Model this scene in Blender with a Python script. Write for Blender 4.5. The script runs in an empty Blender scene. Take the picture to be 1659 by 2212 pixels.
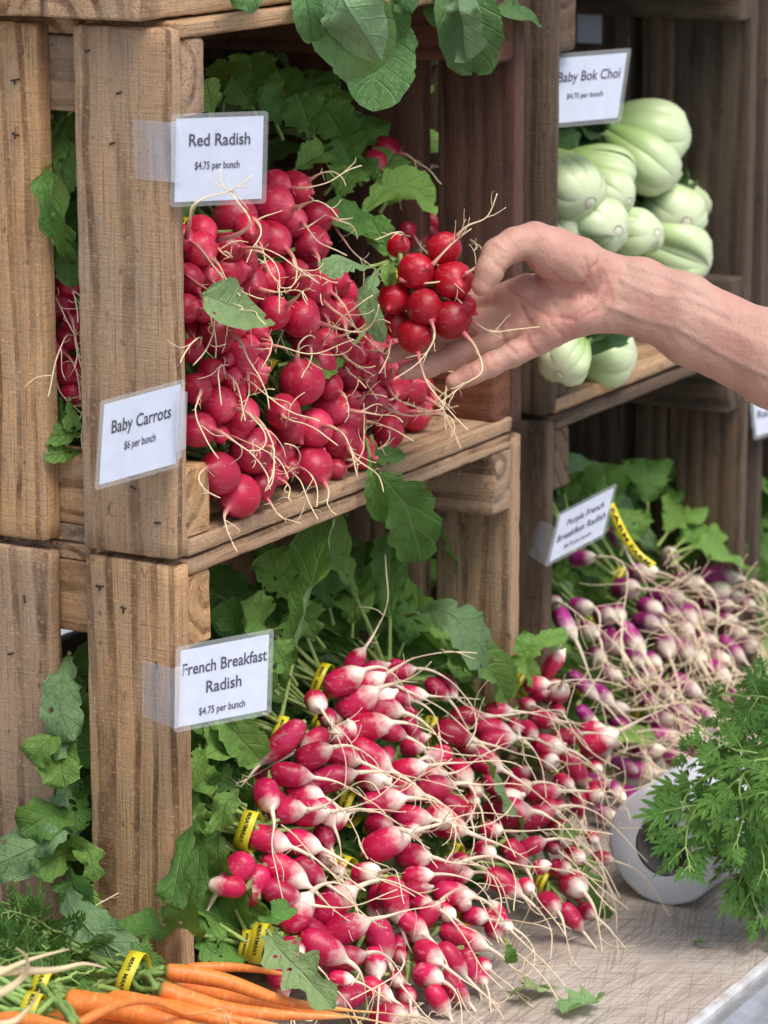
import bpy, math, random
import numpy as np
from mathutils import Vector, noise as mnoise

# ------------------------------------------------------------ camera, sky, sun, exposure
sc = bpy.context.scene
COL = sc.collection
FPX, CX, CY = 6850.0, 829.5, 1106.0           # focal length and centre, in pixels of a 1659 x 2212 frame
PITCH, YAW = math.radians(13.35), math.radians(29.5)
V = lambda *a: np.array(a, float)
_h = V(math.cos(YAW), math.sin(YAW), 0); RGT = V(math.sin(YAW), -math.cos(YAW), 0); ZUP = V(0, 0, 1)
FWD = math.cos(PITCH) * _h - math.sin(PITCH) * ZUP
UPV = math.sin(PITCH) * _h + math.cos(PITCH) * ZUP
def ray(x, y): return FWD + RGT * (x - CX) / FPX + UPV * (CY - y) / FPX
CAM = -2.40 * ray(380, 1222)
def at(x, y, X=None, Y=None, Z=None, w=None):
    d = ray(x, y)
    if w is not None: return CAM + d * w
    for i, v in enumerate((X, Y, Z)):
        if v is not None: return CAM + d * ((v - CAM[i]) / d[i])
def depth(p): return float((np.asarray(p) - CAM) @ FWD)

cd = bpy.data.cameras.new("camera"); cam = bpy.data.objects.new("camera", cd); COL.objects.link(cam)
cam.location = CAM
cam.rotation_mode = 'QUATERNION'; cam.rotation_quaternion = Vector(FWD).to_track_quat('-Z', 'Y')
cd.sensor_fit = 'VERTICAL'; cd.sensor_height = 36; cd.lens = 36 * FPX / 2212
cd.clip_start = 0.05; cd.clip_end = 400
cd.dof.use_dof = True; cd.dof.focus_distance = 2.47; cd.dof.aperture_fstop = 9.5
sc.camera = cam

W = bpy.data.worlds.new("World"); sc.world = W; W.use_nodes = True
nt = W.node_tree; sky = nt.nodes.new('ShaderNodeTexSky'); sky.sky_type = 'NISHITA'; sky.sun_disc = False
SUN_EL, SUN_AZ = math.radians(62), math.radians(205)     # azimuth clockwise from +Y
sky.sun_elevation = SUN_EL; sky.sun_rotation = SUN_AZ; sky.air_density = 1.0; sky.dust_density = 3.0; sky.ozone_density = 0.6
nt.links.new(sky.outputs[0], nt.nodes['Background'].inputs[0]); nt.nodes['Background'].inputs[1].default_value = 0.13
sl = bpy.data.lights.new("sun", 'SUN'); sl.energy = 1.5; sl.angle = math.radians(28); sl.color = (1.0, 0.96, 0.90)
so = bpy.data.objects.new("sun", sl); COL.objects.link(so)
so.rotation_mode = 'QUATERNION'; so.rotation_quaternion = Vector((-math.sin(SUN_AZ) * math.cos(SUN_EL), -math.cos(SUN_AZ) * math.cos(SUN_EL), -math.sin(SUN_EL))).to_track_quat('-Z', 'Y')
so.location = (0, -3, 4)
sc.view_settings.view_transform = 'Standard'; sc.view_settings.look = 'None'; sc.view_settings.gamma = 1
sc.view_settings.exposure = 0.66
sc.cycles.max_bounces = 6; sc.cycles.transparent_max_bounces = 12
sc.cycles.sample_clamp_indirect = 4

# ------------------------------------------------------------ helpers
R = random.Random(7); NR = np.random.default_rng(7)
def unit(v): v = np.asarray(v, float); n = np.linalg.norm(v); return v / (n if n > 1e-9 else 1)
def rv(s=1.0): return NR.normal(0, s, 3)
def n3(p, f=1.0): return mnoise.noise(Vector((float(p[0]) * f, float(p[1]) * f, float(p[2]) * f)))

class MB:
    def __init__(s): s.v = []; s.f = []; s.a = []; s.n = 0
    def add(s, v, f, a):
        v = np.asarray(v, float).reshape(-1, 3); a = np.broadcast_to(np.asarray(a, float), v.shape)
        s.f += [tuple(i + s.n for i in q) for q in f]; s.v.append(v); s.a.append(a); s.n += len(v); return s
    def build(s, name, mat, parent=None, smooth=True, label=None):
        v = np.concatenate(s.v); off = np.array(parent_loc(parent)); me = bpy.data.meshes.new(name)
        me.from_pydata((v - off).tolist(), [], s.f)
        at_ = me.attributes.new('gp', 'FLOAT_VECTOR', 'POINT'); at_.data.foreach_set('vector', np.concatenate(s.a).ravel())
        if smooth: me.polygons.foreach_set('use_smooth', [True] * len(me.polygons))
        me.materials.append(mat); o = bpy.data.objects.new(name, me); COL.objects.link(o)
        if parent is not None: o.parent = parent
        if label: o['label'] = label
        return o
def parent_loc(p):
    l = V(0, 0, 0)
    while p is not None: l = l + np.array(p.location); p = p.parent
    return l
def tag(o, label=None, cat=None, group=None, kind=None):
    for k, v in (('label', label), ('category', cat), ('group', group), ('kind', kind)):
        if v: o[k] = v
    return o
def thing(name, loc, label, cat, group=None):
    o = bpy.data.objects.new(name, None); o.empty_display_size = .02; COL.objects.link(o); o.location = [float(x) for x in loc]
    return tag(o, label, cat, group)

def smooth_path(pts, n):
    p = np.array(pts, float); t = np.linspace(0, len(p) - 1, n); i = np.clip(t.astype(int), 0, len(p) - 2); f = (t - i)[:, None]
    p0 = p[np.maximum(i - 1, 0)]; p1 = p[i]; p2 = p[i + 1]; p3 = p[np.minimum(i + 2, len(p) - 1)]
    return .5 * (2 * p1 + (p2 - p0) * f + (2 * p0 - 5 * p1 + 4 * p2 - p3) * f ** 2 + (3 * p1 - p0 - 3 * p2 + p3) * f ** 3)
def tube(path, rad, k=6, flat=1.0):
    """verts, faces, ring parameter of a tapered tube"""
    p = np.asarray(path, float); n = len(p); rad = np.broadcast_to(np.asarray(rad, float), (n,))
    t = np.gradient(p, axis=0); t /= np.linalg.norm(t, axis=1)[:, None] + 1e-12
    u = unit(np.cross(t[0], V(.3, .2, 1))); us = []
    for i in range(n):
        u = unit(u - t[i] * (u @ t[i])); us.append(u)
    us = np.array(us); ws = np.cross(t, us); a = np.linspace(0, 2 * math.pi, k, endpoint=False)
    v = p[:, None] + rad[:, None, None] * (np.cos(a)[None, :, None] * us[:, None] + flat * np.sin(a)[None, :, None] * ws[:, None])
    f = [(i * k + j, i * k + (j + 1) % k, (i + 1) * k + (j + 1) % k, (i + 1) * k + j) for i in range(n - 1) for j in range(k)]
    f += [tuple(range(k - 1, -1, -1)), tuple((n - 1) * k + j for j in range(k))]
    return v.reshape(-1, 3), f, np.repeat(np.linspace(0, 1, n), k)
def att(t, a=0.0, b=0.0): t = np.asarray(t, float); return np.stack([t, np.full_like(t, a), np.full_like(t, b)], 1)

# ------------------------------------------------------------ materials
def mat(name):
    m = bpy.data.materials.new(name); m.use_nodes = True; return m, m.node_tree, m.node_tree.nodes['Principled BSDF']
class NT:
    """small node builder"""
    def __init__(s, t): s.t = t
    def n(s, kind, **kw):
        x = s.t.nodes.new('ShaderNode' + kind)
        for k, v in kw.items():
            if k.startswith('i_'): x.inputs[int(k[2:]) if k[2:].isdigit() else k[2:]].default_value = v
            else: setattr(x, k, v)
        return x
    def l(s, a, b): s.t.links.new(a, b)
    def m(s, op, a, b=None, c=None, clamp=False):
        x = s.t.nodes.new('ShaderNodeMath'); x.operation = op; x.use_clamp = clamp
        for i, v in enumerate((a, b, c)):
            if v is None: continue
            if isinstance(v, (int, float)): x.inputs[i].default_value = v
            else: s.l(v, x.inputs[i])
        return x.outputs[0]
    def mix(s, fac, a, b, blend='MIX'):
        x = s.t.nodes.new('ShaderNodeMix'); x.data_type = 'RGBA'; x.blend_type = blend
        for i, v in ((0, fac), (6, a), (7, b)):
            if isinstance(v, (int, float)): x.inputs[i].default_value = v
            elif isinstance(v, tuple): x.inputs[i].default_value = v + (1,) if len(v) == 3 else v
            else: s.l(v, x.inputs[i])
        return x.outputs[2]
    def ramp(s, fac, *st):
        x = s.t.nodes.new('ShaderNodeValToRGB'); e = x.color_ramp.elements
        while len(e) < len(st): e.new(0.5)
        for q, (p, c) in zip(e, st): q.position = p; q.color = (c, c, c, 1) if isinstance(c, (int, float)) else c + (1,)
        s.l(fac, x.inputs[0]); return x.outputs[0]
    def noise(s, vec, scale, detail=3, rough=.55):
        x = s.n('TexNoise'); x.inputs['Scale'].default_value = scale; x.inputs['Detail'].default_value = detail; x.inputs['Roughness'].default_value = rough
        if vec is not None: s.l(vec, x.inputs['Vector'])
        return x.outputs[0]
    def mapping(s, vec, scale=(1, 1, 1), loc=(0, 0, 0)):
        x = s.n('Mapping'); x.inputs['Scale'].default_value = scale; x.inputs['Location'].default_value = loc; s.l(vec, x.inputs['Vector']); return x.outputs[0]
    def bump(s, h, strength, dist, bsdf):
        x = s.n('Bump'); x.inputs['Strength'].default_value = strength; x.inputs['Distance'].default_value = dist
        s.l(h, x.inputs['Height']); s.l(x.outputs[0], bsdf.inputs['Normal'])
    def gp(s): 
        x = s.n('Attribute', attribute_name='gp'); return x.outputs['Vector']
    def xyz(s, v):
        x = s.n('SeparateXYZ'); s.l(v, x.inputs[0]); return x.outputs

def wood_mat(name, light, mid, dark, grey):
    m, t, b = mat(name); N = NT(t); g = N.gp(); oi = N.n('ObjectInfo').outputs['Random']
    warp = N.n('VectorMath', operation='SCALE'); nz = N.n('TexNoise'); nz.inputs['Scale'].default_value = 1.0; N.l(N.mapping(g, (5, 14, 14)), nz.inputs['Vector'])
    N.l(nz.outputs['Color'], warp.inputs[0]); warp.inputs['Scale'].default_value = 0.018
    gv = N.n('VectorMath', operation='ADD'); N.l(g, gv.inputs[0]); N.l(warp.outputs[0], gv.inputs[1])
    wv = N.n('TexWave', wave_type='RINGS', rings_direction='X', wave_profile='SIN'); N.l(N.mapping(gv.outputs[0], (0.16, 1, 1)), wv.inputs['Vector'])
    wv.inputs['Scale'].default_value = 17; wv.inputs['Distortion'].default_value = 3.4; wv.inputs['Detail'].default_value = 3; wv.inputs['Detail Scale'].default_value = .8
    ring = wv.outputs['Fac']
    fib = N.noise(N.mapping(g, (14, 520, 520)), 1.0, 4, .65)
    saw = N.noise(N.mapping(g, (640, 26, 26)), 1.0, 3, .6)
    blot = N.noise(N.mapping(g, (11, 30, 30)), 1.0, 5, .72)
    spk = N.noise(g, 420, 4, .7)
    c = N.mix(N.ramp(N.noise(N.mapping(g, (6, 45, 45)), 1.0, 5, .7), (.34, 0), (.66, 1)), light, mid)
    c = N.mix(N.m('MULTIPLY', N.ramp(blot, (.44, 0), (.64, 1)), .65), c, grey)
    brk = N.ramp(N.noise(N.mapping(g, (10, 26, 26)), 1.0, 4, .7), (.36, .1), (.62, 1))
    c = N.mix(N.m('MULTIPLY', N.m('MULTIPLY', N.ramp(ring, (.70, 0), (.90, 1)), brk), .92), c, dark)
    c = N.mix(N.m('MULTIPLY', N.ramp(fib, (.5, 0), (.68, 1)), .55), c, dark)
    c = N.mix(N.m('MULTIPLY', N.ramp(fib, (.46, 1), (.30, 0)), 0.0), c, light)
    c = N.mix(N.m('MULTIPLY', N.ramp(saw, (.52, 0), (.68, 1)), .38), c, mid)
    c = N.mix(N.m('MULTIPLY', N.ramp(saw, (.58, 0), (.74, 1)), .30), c, dark)
    c = N.mix(N.m('MULTIPLY', N.ramp(spk, (.54, 0), (.68, 1)), .42), c, dark)
    c = N.mix(N.m('MULTIPLY', N.ramp(spk, (.46, 1), (.34, 0)), 0.0), c, light)
    c = N.mix(N.m('MULTIPLY', N.ramp(N.noise(g, 260, 3, .6), (.58, 0), (.7, 1)), .45), c, tuple(min(1, x * 1.35) for x in light))
    stain = N.noise(N.mapping(g, (48, 90, 90)), 1.0, 4, .7)
    c = N.mix(N.m('MULTIPLY', N.ramp(stain, (.62, 0), (.72, 1)), .7), c, tuple(x * .5 for x in dark))
    hs = N.n('HueSaturation'); N.l(c, hs.inputs['Color']); N.l(N.m('MULTIPLY_ADD', oi, .4, .82), hs.inputs['Value']); N.l(N.m('MULTIPLY_ADD', oi, .25, .85), hs.inputs['Saturation'])
    N.l(hs.outputs[0], b.inputs['Base Color']); b.inputs['Roughness'].default_value = .85
    b.inputs['Specular IOR Level'].default_value = .2
    h = N.m('ADD', N.m('MULTIPLY', ring, -.7), N.m('ADD', N.m('MULTIPLY', fib, -.9), N.m('ADD', N.m('MULTIPLY', saw, -.5), N.m('MULTIPLY', spk, -.5))))
    N.bump(h, .9, .0016, b); return m
WOOD = wood_mat('weathered_wood', (.55, .35, .195), (.44, .265, .145), (.135, .072, .038), (.41, .30, .205))
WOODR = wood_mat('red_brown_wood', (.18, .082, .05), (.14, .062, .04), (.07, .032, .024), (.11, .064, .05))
WOODD = wood_mat('dark_wood', (.15, .10, .066), (.115, .077, .05), (.045, .03, .022), (.13, .098, .074))  # old dark wood, its tone also lowered to put shade into the crate interiors

def radish_mat(name, skin, skin2, tip, t0, t1, tipmix=1.0):
    m, t, b = mat(name); N = NT(t); g = N.gp(); s = N.xyz(g); tc = N.n('TexCoord').outputs['Object']; oi = N.n('ObjectInfo').outputs['Random']
    nz = N.noise(tc, 110, 4, .6); big = N.noise(tc, 38, 3, .5)
    c = N.mix(N.ramp(big, (.35, 0), (.7, 1)), skin, skin2)
    tt = N.m('ADD', s[0], N.m('MULTIPLY', N.m('ADD', N.m('SUBTRACT', nz, .5), N.m('MULTIPLY', N.m('SUBTRACT', oi, .5), .55)), .5))
    f = N.n('MapRange'); N.l(tt, f.inputs[0]); f.inputs[1].default_value = t0; f.inputs[2].default_value = t1
    c = N.mix(N.m('MULTIPLY', f.outputs[0], tipmix), c, tip)
    # pale scuffs and thin ring scars
    sc_ = N.noise(N.mapping(tc, (90, 90, 260)), 1.0, 5, .7)
    c = N.mix(N.m('MULTIPLY', N.ramp(sc_, (.56, 0), (.72, 1)), .36), c, tuple(min(1, x * .5 + .3) for x in tip))
    sp = N.noise(tc, 420, 2, .5)
    c = N.mix(N.m('MULTIPLY', N.ramp(sp, (.68, 0), (.76, 1)), .35), c, (.5, .3, .22))
    hs = N.n('HueSaturation'); N.l(c, hs.inputs['Color']); N.l(N.m('MULTIPLY_ADD', oi, .6, .68), hs.inputs['Value'])
    N.l(hs.outputs[0], b.inputs['Base Color'])
    N.l(N.m('MULTIPLY_ADD', big, .25, .27), b.inputs['Roughness']); b.inputs['Specular IOR Level'].default_value = .42
    b.inputs['Subsurface Weight'].default_value = .12; b.inputs['Subsurface Radius'].default_value = (.6, .2, .2); b.inputs['Subsurface Scale'].default_value = .004
    N.bump(N.m('ADD', nz, N.m('MULTIPLY', big, 2)), .45, .0016, b); return m
M_RED = radish_mat('red_radish_skin', (.40, .007, .032), (.55, .024, .075), (.62, .11, .16), .86, 1.15, .8)
M_FRESH = radish_mat('fresh_red_radish_skin', (.36, .002, .012), (.44, .005, .022), (.60, .08, .12), .92, 1.2, .6)
M_FB = radish_mat('french_radish_skin', (.42, .003, .040), (.60, .016, .105), (.78, .68, .57), .64, .95)
M_PUR = radish_mat('purple_radish_skin', (.27, .006, .135), (.44, .028, .25), (.74, .66, .54), .52, .82)

def root_mat(name, c0, c1, k):
    m, t, b = mat(name); N = NT(t); s = N.xyz(N.gp()); tc = N.n('TexCoord').outputs['Object']
    f = N.n('MapRange'); N.l(s[0], f.inputs[0]); f.inputs[1].default_value = 0; f.inputs[2].default_value = k
    c = N.mix(f.outputs[0], c0, c1); c = N.mix(N.m('MULTIPLY', N.ramp(N.noise(tc, 160, 3), (.55, 0), (.8, 1)), .35), c, (.50, .34, .18))
    N.l(c, b.inputs['Base Color']); b.inputs['Roughness'].default_value = .6; b.inputs['Specular IOR Level'].default_value = .3; return m
M_RROOT = root_mat('pink_cream_root', (.52, .05, .10), (.84, .70, .44), .40)
M_ROOT = root_mat('cream_root', (.84, .72, .56), (.84, .69, .47), .5)
M_CROOT = root_mat('carrot_root_tip', (.70, .40, .12), (.72, .58, .34), .6)

def leaf_mat(name, ca, cb, cvein, cstem, trans=.30, holes=True):
    m, t, b = mat(name); N = NT(t); g = N.gp(); s = N.xyz(g); tc = N.n('TexCoord').outputs['Object']; oi = N.n('ObjectInfo').outputs['Random']
    u, v, st = s[0], s[1], s[2]; av = N.m('ABSOLUTE', v)
    big = N.noise(tc, 22, 3, .6); fine = N.noise(tc, 240, 3, .6)
    c = N.mix(N.ramp(big, (.32, 0), (.72, 1)), ca, cb)
    tone = N.m('FRACT', N.m('MULTIPLY', N.m('FLOOR', st), .137))         # each leaf has its own tone
    c = N.mix(N.m('MULTIPLY', tone, .75), c, tuple(min(1, x * k) for x, k in zip(cb, (1.9, 1.45, 1.5))))
    c = N.mix(N.m('MULTIPLY', fine, .25), c, tuple(x * .6 for x in ca))
    mid = N.ramp(av, (.0, 1), (.09, 0))
    lat = N.m('ABSOLUTE', N.m('SUBTRACT', N.m('FRACT', N.m('SUBTRACT', N.m('MULTIPLY', u, 6.5), N.m('MULTIPLY', av, 1.5))), .5))
    latf = N.m('MULTIPLY', N.ramp(lat, (.0, 1), (.10, 0)), .6)
    ret = N.n('TexVoronoi', feature='DISTANCE_TO_EDGE'); ret.inputs['Scale'].default_value = 230; N.l(tc, ret.inputs['Vector'])
    retf = N.m('MULTIPLY', N.ramp(ret.outputs['Distance'], (.0, 1), (.07, 0)), .22)
    vein = N.m('MAXIMUM', N.m('MAXIMUM', mid, latf), retf)
    c = N.mix(N.m('MULTIPLY', vein, .62), c, cvein)
    back = N.n('NewGeometry').outputs['Backfacing']
    c = N.mix(N.m('MULTIPLY', back, .62), c, (.29, .45, .23))
    isst = N.m('GREATER_THAN', N.m('FRACT', st), .5)
    c = N.mix(isst, c, N.mix(N.noise(tc, 60, 2), cstem, tuple(x * .6 for x in cstem)))
    hs = N.n('HueSaturation'); N.l(c, hs.inputs['Color']); N.l(N.m('MULTIPLY_ADD', oi, .5, .75), hs.inputs['Value'])
    N.l(hs.outputs[0], b.inputs['Base Color']); b.inputs['Roughness'].default_value = .52; b.inputs['Specular IOR Level'].default_value = .35
    N.bump(N.m('ADD', N.m('MULTIPLY', vein, -1.2), N.m('MULTIPLY', N.noise(tc, 110, 4), 3.0)), .7, .0016, b)
    tr = N.n('BsdfTranslucent'); N.l(N.mix(.5, hs.outputs[0], (.16, .30, .02)), tr.inputs[0])
    mx = N.n('MixShader'); N.l(N.m('MULTIPLY', N.m('SUBTRACT', 1, isst), trans), mx.inputs[0]); N.l(b.outputs[0], mx.inputs[1]); N.l(tr.outputs[0], mx.inputs[2])
    out = t.nodes['Material Output']; fin = mx.outputs[0]
    if holes:
        vo = N.n('TexVoronoi'); vo.inputs['Scale'].default_value = 75; N.l(tc, vo.inputs['Vector'])
        hole = N.m('MULTIPLY', N.m('LESS_THAN', vo.outputs['Distance'], .17), N.m('GREATER_THAN', N.noise(tc, 16, 1), .56))
        hole = N.m('MULTIPLY', hole, N.m('SUBTRACT', 1, isst))
        tp = N.n('BsdfTransparent'); m2 = N.n('MixShader'); N.l(hole, m2.inputs[0]); N.l(fin, m2.inputs[1]); N.l(tp.outputs[0], m2.inputs[2]); fin = m2.outputs[0]
    N.l(fin, out.inputs[0]); return m
M_LEAF = leaf_mat('radish_leaf', (.060, .185, .030), (.155, .335, .062), (.26, .40, .14), (.34, .46, .13))
M_PALE = leaf_mat('pale_leaf_underside', (.19, .33, .12), (.26, .42, .17), (.40, .52, .28), (.36, .48, .16))
M_COL = leaf_mat('smooth_dark_leaf', (.050, .145, .040), (.105, .245, .075), (.15, .26, .11), (.26, .36, .16), holes=False)
M_BOKL = leaf_mat('bok_choi_leaf', (.03, .085, .03), (.05, .13, .04), (.15, .25, .1), (.4, .5, .25), holes=False)
M_FERN = leaf_mat('carrot_frond', (.062, .19, .030), (.12, .29, .052), (.14, .28, .07), (.30, .46, .12), trans=.3, holes=False)

def simple(name, col, rough=.5, noise_amt=.0, nscale=60, col2=None, spec=.5, metal=0, bump=0):
    m, t, b = mat(name); N = NT(t); tc = N.n('TexCoord').outputs['Object']
    c = N.mix(N.ramp(N.noise(tc, nscale, 4, .6), (.35, 0), (.7, 1)), col, col2 or tuple(x * (1 - noise_amt) for x in col))
    N.l(c, b.inputs['Base Color']); b.inputs['Roughness'].default_value = rough; b.inputs['Specular IOR Level'].default_value = spec; b.inputs['Metallic'].default_value = metal
    if bump: N.bump(N.noise(tc, nscale * 3, 3), .4, bump, b)
    return m
M_PAPER = simple('white_card', (.63, .675, .81), .6, .10, 70)
M_INK = simple('navy_ink', (.02, .018, .05), .6)
M_TIE = simple('yellow_band', (.78, .66, .03), .38, .25, 70)
M_STAPLE = simple('rusty_staple', (.03, .024, .022), .6, .3, 200)
M_TIEINK = simple('black_print', (.02, .02, .015), .5)
M_ROLL = simple('white_paper_roll', (.74, .75, .78), .6, .05, 40)
M_CORE = simple('grey_card_core', (.16, .14, .125), .8, .3, 60)
M_ALU = simple('worn_aluminium', (.44, .45, .48), .5, .35, 40, metal=.4)
M_WHITEEDGE = simple('chipped_white_edging', (.70, .71, .72), .5, 0, 45, (.42, .37, .33))
M_GROUND = simple('pale_pavement', (.34, .34, .33), .9, .3, 3)
M_CARD = simple('weathered_board', (.2, .2, .2), .8)
M_NAIL = simple('fingernail', (.62, .38, .32), .3, .1, 80)
def clear_mat(name, a, tint=(.9, .92, .95), rough=.12):
    m, t, b = mat(name); b.inputs['Base Color'].default_value = tint + (1,); b.inputs['Roughness'].default_value = rough; b.inputs['Alpha'].default_value = a
    return m
M_CLEAR = clear_mat('clear_plastic', .20, (.75, .78, .85)); M_LAM = clear_mat('laminate_film', .08, (.7, .72, .72)); M_GLASS = clear_mat('dull_glass', .42, (.42, .47, .45))

def carrot_mat():
    m, t, b = mat('carrot_skin'); N = NT(t); s = N.xyz(N.gp()); tc = N.n('TexCoord').outputs['Object']
    c = N.mix(N.ramp(N.noise(tc, 40, 3), (.3, 0), (.7, 1)), (.80, .25, .045), (.72, .175, .03))
    rings = N.noise(N.mapping(N.gp(), (34, 1.6, .1)), 1.0, 3, .7)
    c = N.mix(N.m('MULTIPLY', N.ramp(rings, (.52, 0), (.68, 1)), .5), c, (.86, .46, .20))
    c = N.mix(N.m('MULTIPLY', N.ramp(N.noise(N.mapping(N.gp(), (60, 1.2, .1)), 1.0, 2, .6), (.62, 0), (.7, 1)), .55), c, (.42, .13, .03))
    c = N.mix(N.ramp(s[0], (.0, 1), (.045, 0)), c, (.20, .22, .05))
    c = N.mix(N.ramp(s[0], (.72, 0), (1.0, .85)), c, (.78, .42, .14))
    N.l(c, b.inputs['Base Color']); b.inputs['Roughness'].default_value = .42; b.inputs['Specular IOR Level'].default_value = .4
    b.inputs['Subsurface Weight'].default_value = .15; b.inputs['Subsurface Scale'].default_value = .005
    N.bump(rings, .45, .0012, b); return m
M_CARROT = carrot_mat()
def bok_mat():
    m, t, b = mat('bok_choi_stalk'); N = NT(t); s = N.xyz(N.gp()); tc = N.n('TexCoord').outputs['Object']
    c = N.mix(N.ramp(s[0], (.0, .05), (.4, .5), (.8, 1)), (.72, .80, .52), (.28, .47, .08))
    c = N.mix(N.m('MULTIPLY', N.ramp(N.m('ABSOLUTE', s[1]), (.55, 0), (.95, 1)), .6), c, (.24, .42, .08))
    rib = N.noise(N.mapping(N.gp(), (.8, 20, 1)), 1.0, 2)
    c = N.mix(N.m('MULTIPLY', N.ramp(rib, (.4, 0), (.7, 1)), .45), c, (.40, .56, .22))
    c = N.mix(N.m('MULTIPLY', N.noise(tc, 35, 3), .25), c, (.72, .76, .60))
    N.l(c, b.inputs['Base Color']); b.inputs['Roughness'].default_value = .36
    b.inputs['Subsurface Weight'].default_value = .2; b.inputs['Subsurface Scale'].default_value = .006; b.inputs['Subsurface Radius'].default_value = (.6, .9, .4)
    N.bump(rib, .3, .001, b); return m
M_BOK = bok_mat(); M_BOKCUT = simple('bok_choi_cut_base', (.70, .72, .52), .6, .2, 90, (.64, .58, .46))
def skin_mat():
    m, t, b = mat('bare_skin'); N = NT(t); tc = N.n('TexCoord').outputs['Object']; s = N.xyz(N.gp())
    big = N.noise(tc, 26, 4, .6); fine = N.noise(tc, 320, 3, .6)
    c = N.mix(N.ramp(big, (.35, 0), (.68, 1)), (.56, .345, .26), (.52, .27, .205))
    c = N.mix(N.m('MULTIPLY', s[0], .6), c, (.48, .19, .15))
    c = N.mix(N.m('MULTIPLY', s[1], .5), c, (.40, .27, .24))
    c = N.mix(N.m('MULTIPLY', fine, .22), c, (.44, .20, .14))
    vo = N.n('TexVoronoi'); vo.inputs['Scale'].default_value = 48; N.l(tc, vo.inputs['Vector'])
    c = N.mix(N.m('MULTIPLY', N.ramp(vo.outputs['Distance'], (.05, 1), (.10, 0)), .3), c, (.28, .12, .08))
    N.l(c, b.inputs['Base Color']); b.inputs['Roughness'].default_value = .5; b.inputs['Specular IOR Level'].default_value = .4
    b.inputs['Subsurface Weight'].default_value = .25; b.inputs['Subsurface Radius'].default_value = (1, .35, .2); b.inputs['Subsurface Scale'].default_value = .004
    h = N.m('ADD', N.m('MULTIPLY', fine, .8), N.noise(N.mapping(tc, (300, 120, 220)), 1.0, 4, .65))
    N.bump(h, .6, .0012, b); return m
M_SKIN = skin_mat()
def table_mat():
    m, t, b = mat('worn_table_top'); N = NT(t); g = N.n('TexCoord').outputs['Object']
    base = N.mix(N.ramp(N.noise(N.mapping(g, (20, 110, 20)), 1.0, 5, .7), (.3, 0), (.7, 1)), (.56, .50, .43), (.42, .36, .30))
    base = N.mix(N.m('MULTIPLY', N.ramp(N.noise(g, 90, 4, .7), (.5, 0), (.7, 1)), .55), base, (.62, .57, .52))
    base = N.mix(N.m('MULTIPLY', N.ramp(N.noise(g, 9, 4, .65), (.48, 0), (.72, 1)), .5), base, (.42, .345, .28))
    for ang, sx, sy, lo, amt in ((.0, 9, 620, .57, .75), (1.15, 12, 560, .58, .7), (.62, 8, 640, .62, .45), (-.35, 7, 520, .60, .65), (.2, 3, 330, .65, .75), (1.0, 3.5, 300, .66, .7)):
        mp = N.n('Mapping'); mp.inputs['Rotation'].default_value = (0, 0, ang); N.l(g, mp.inputs['Vector'])
        f = N.ramp(N.noise(N.mapping(mp.outputs[0], (sx, sy, 1)), 1.0, 3, .6), (lo - .04, 0), (lo + .05, 1))
        base = N.mix(N.m('MULTIPLY', f, amt), base, (.20, .135, .095) if amt != .45 else (.74, .70, .64))
    N.l(base, b.inputs['Base Color']); b.inputs['Roughness'].default_value = .6; N.bump(N.noise(g, 130, 4), .3, .0008, b); return m
M_TABLE = table_mat()

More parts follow.
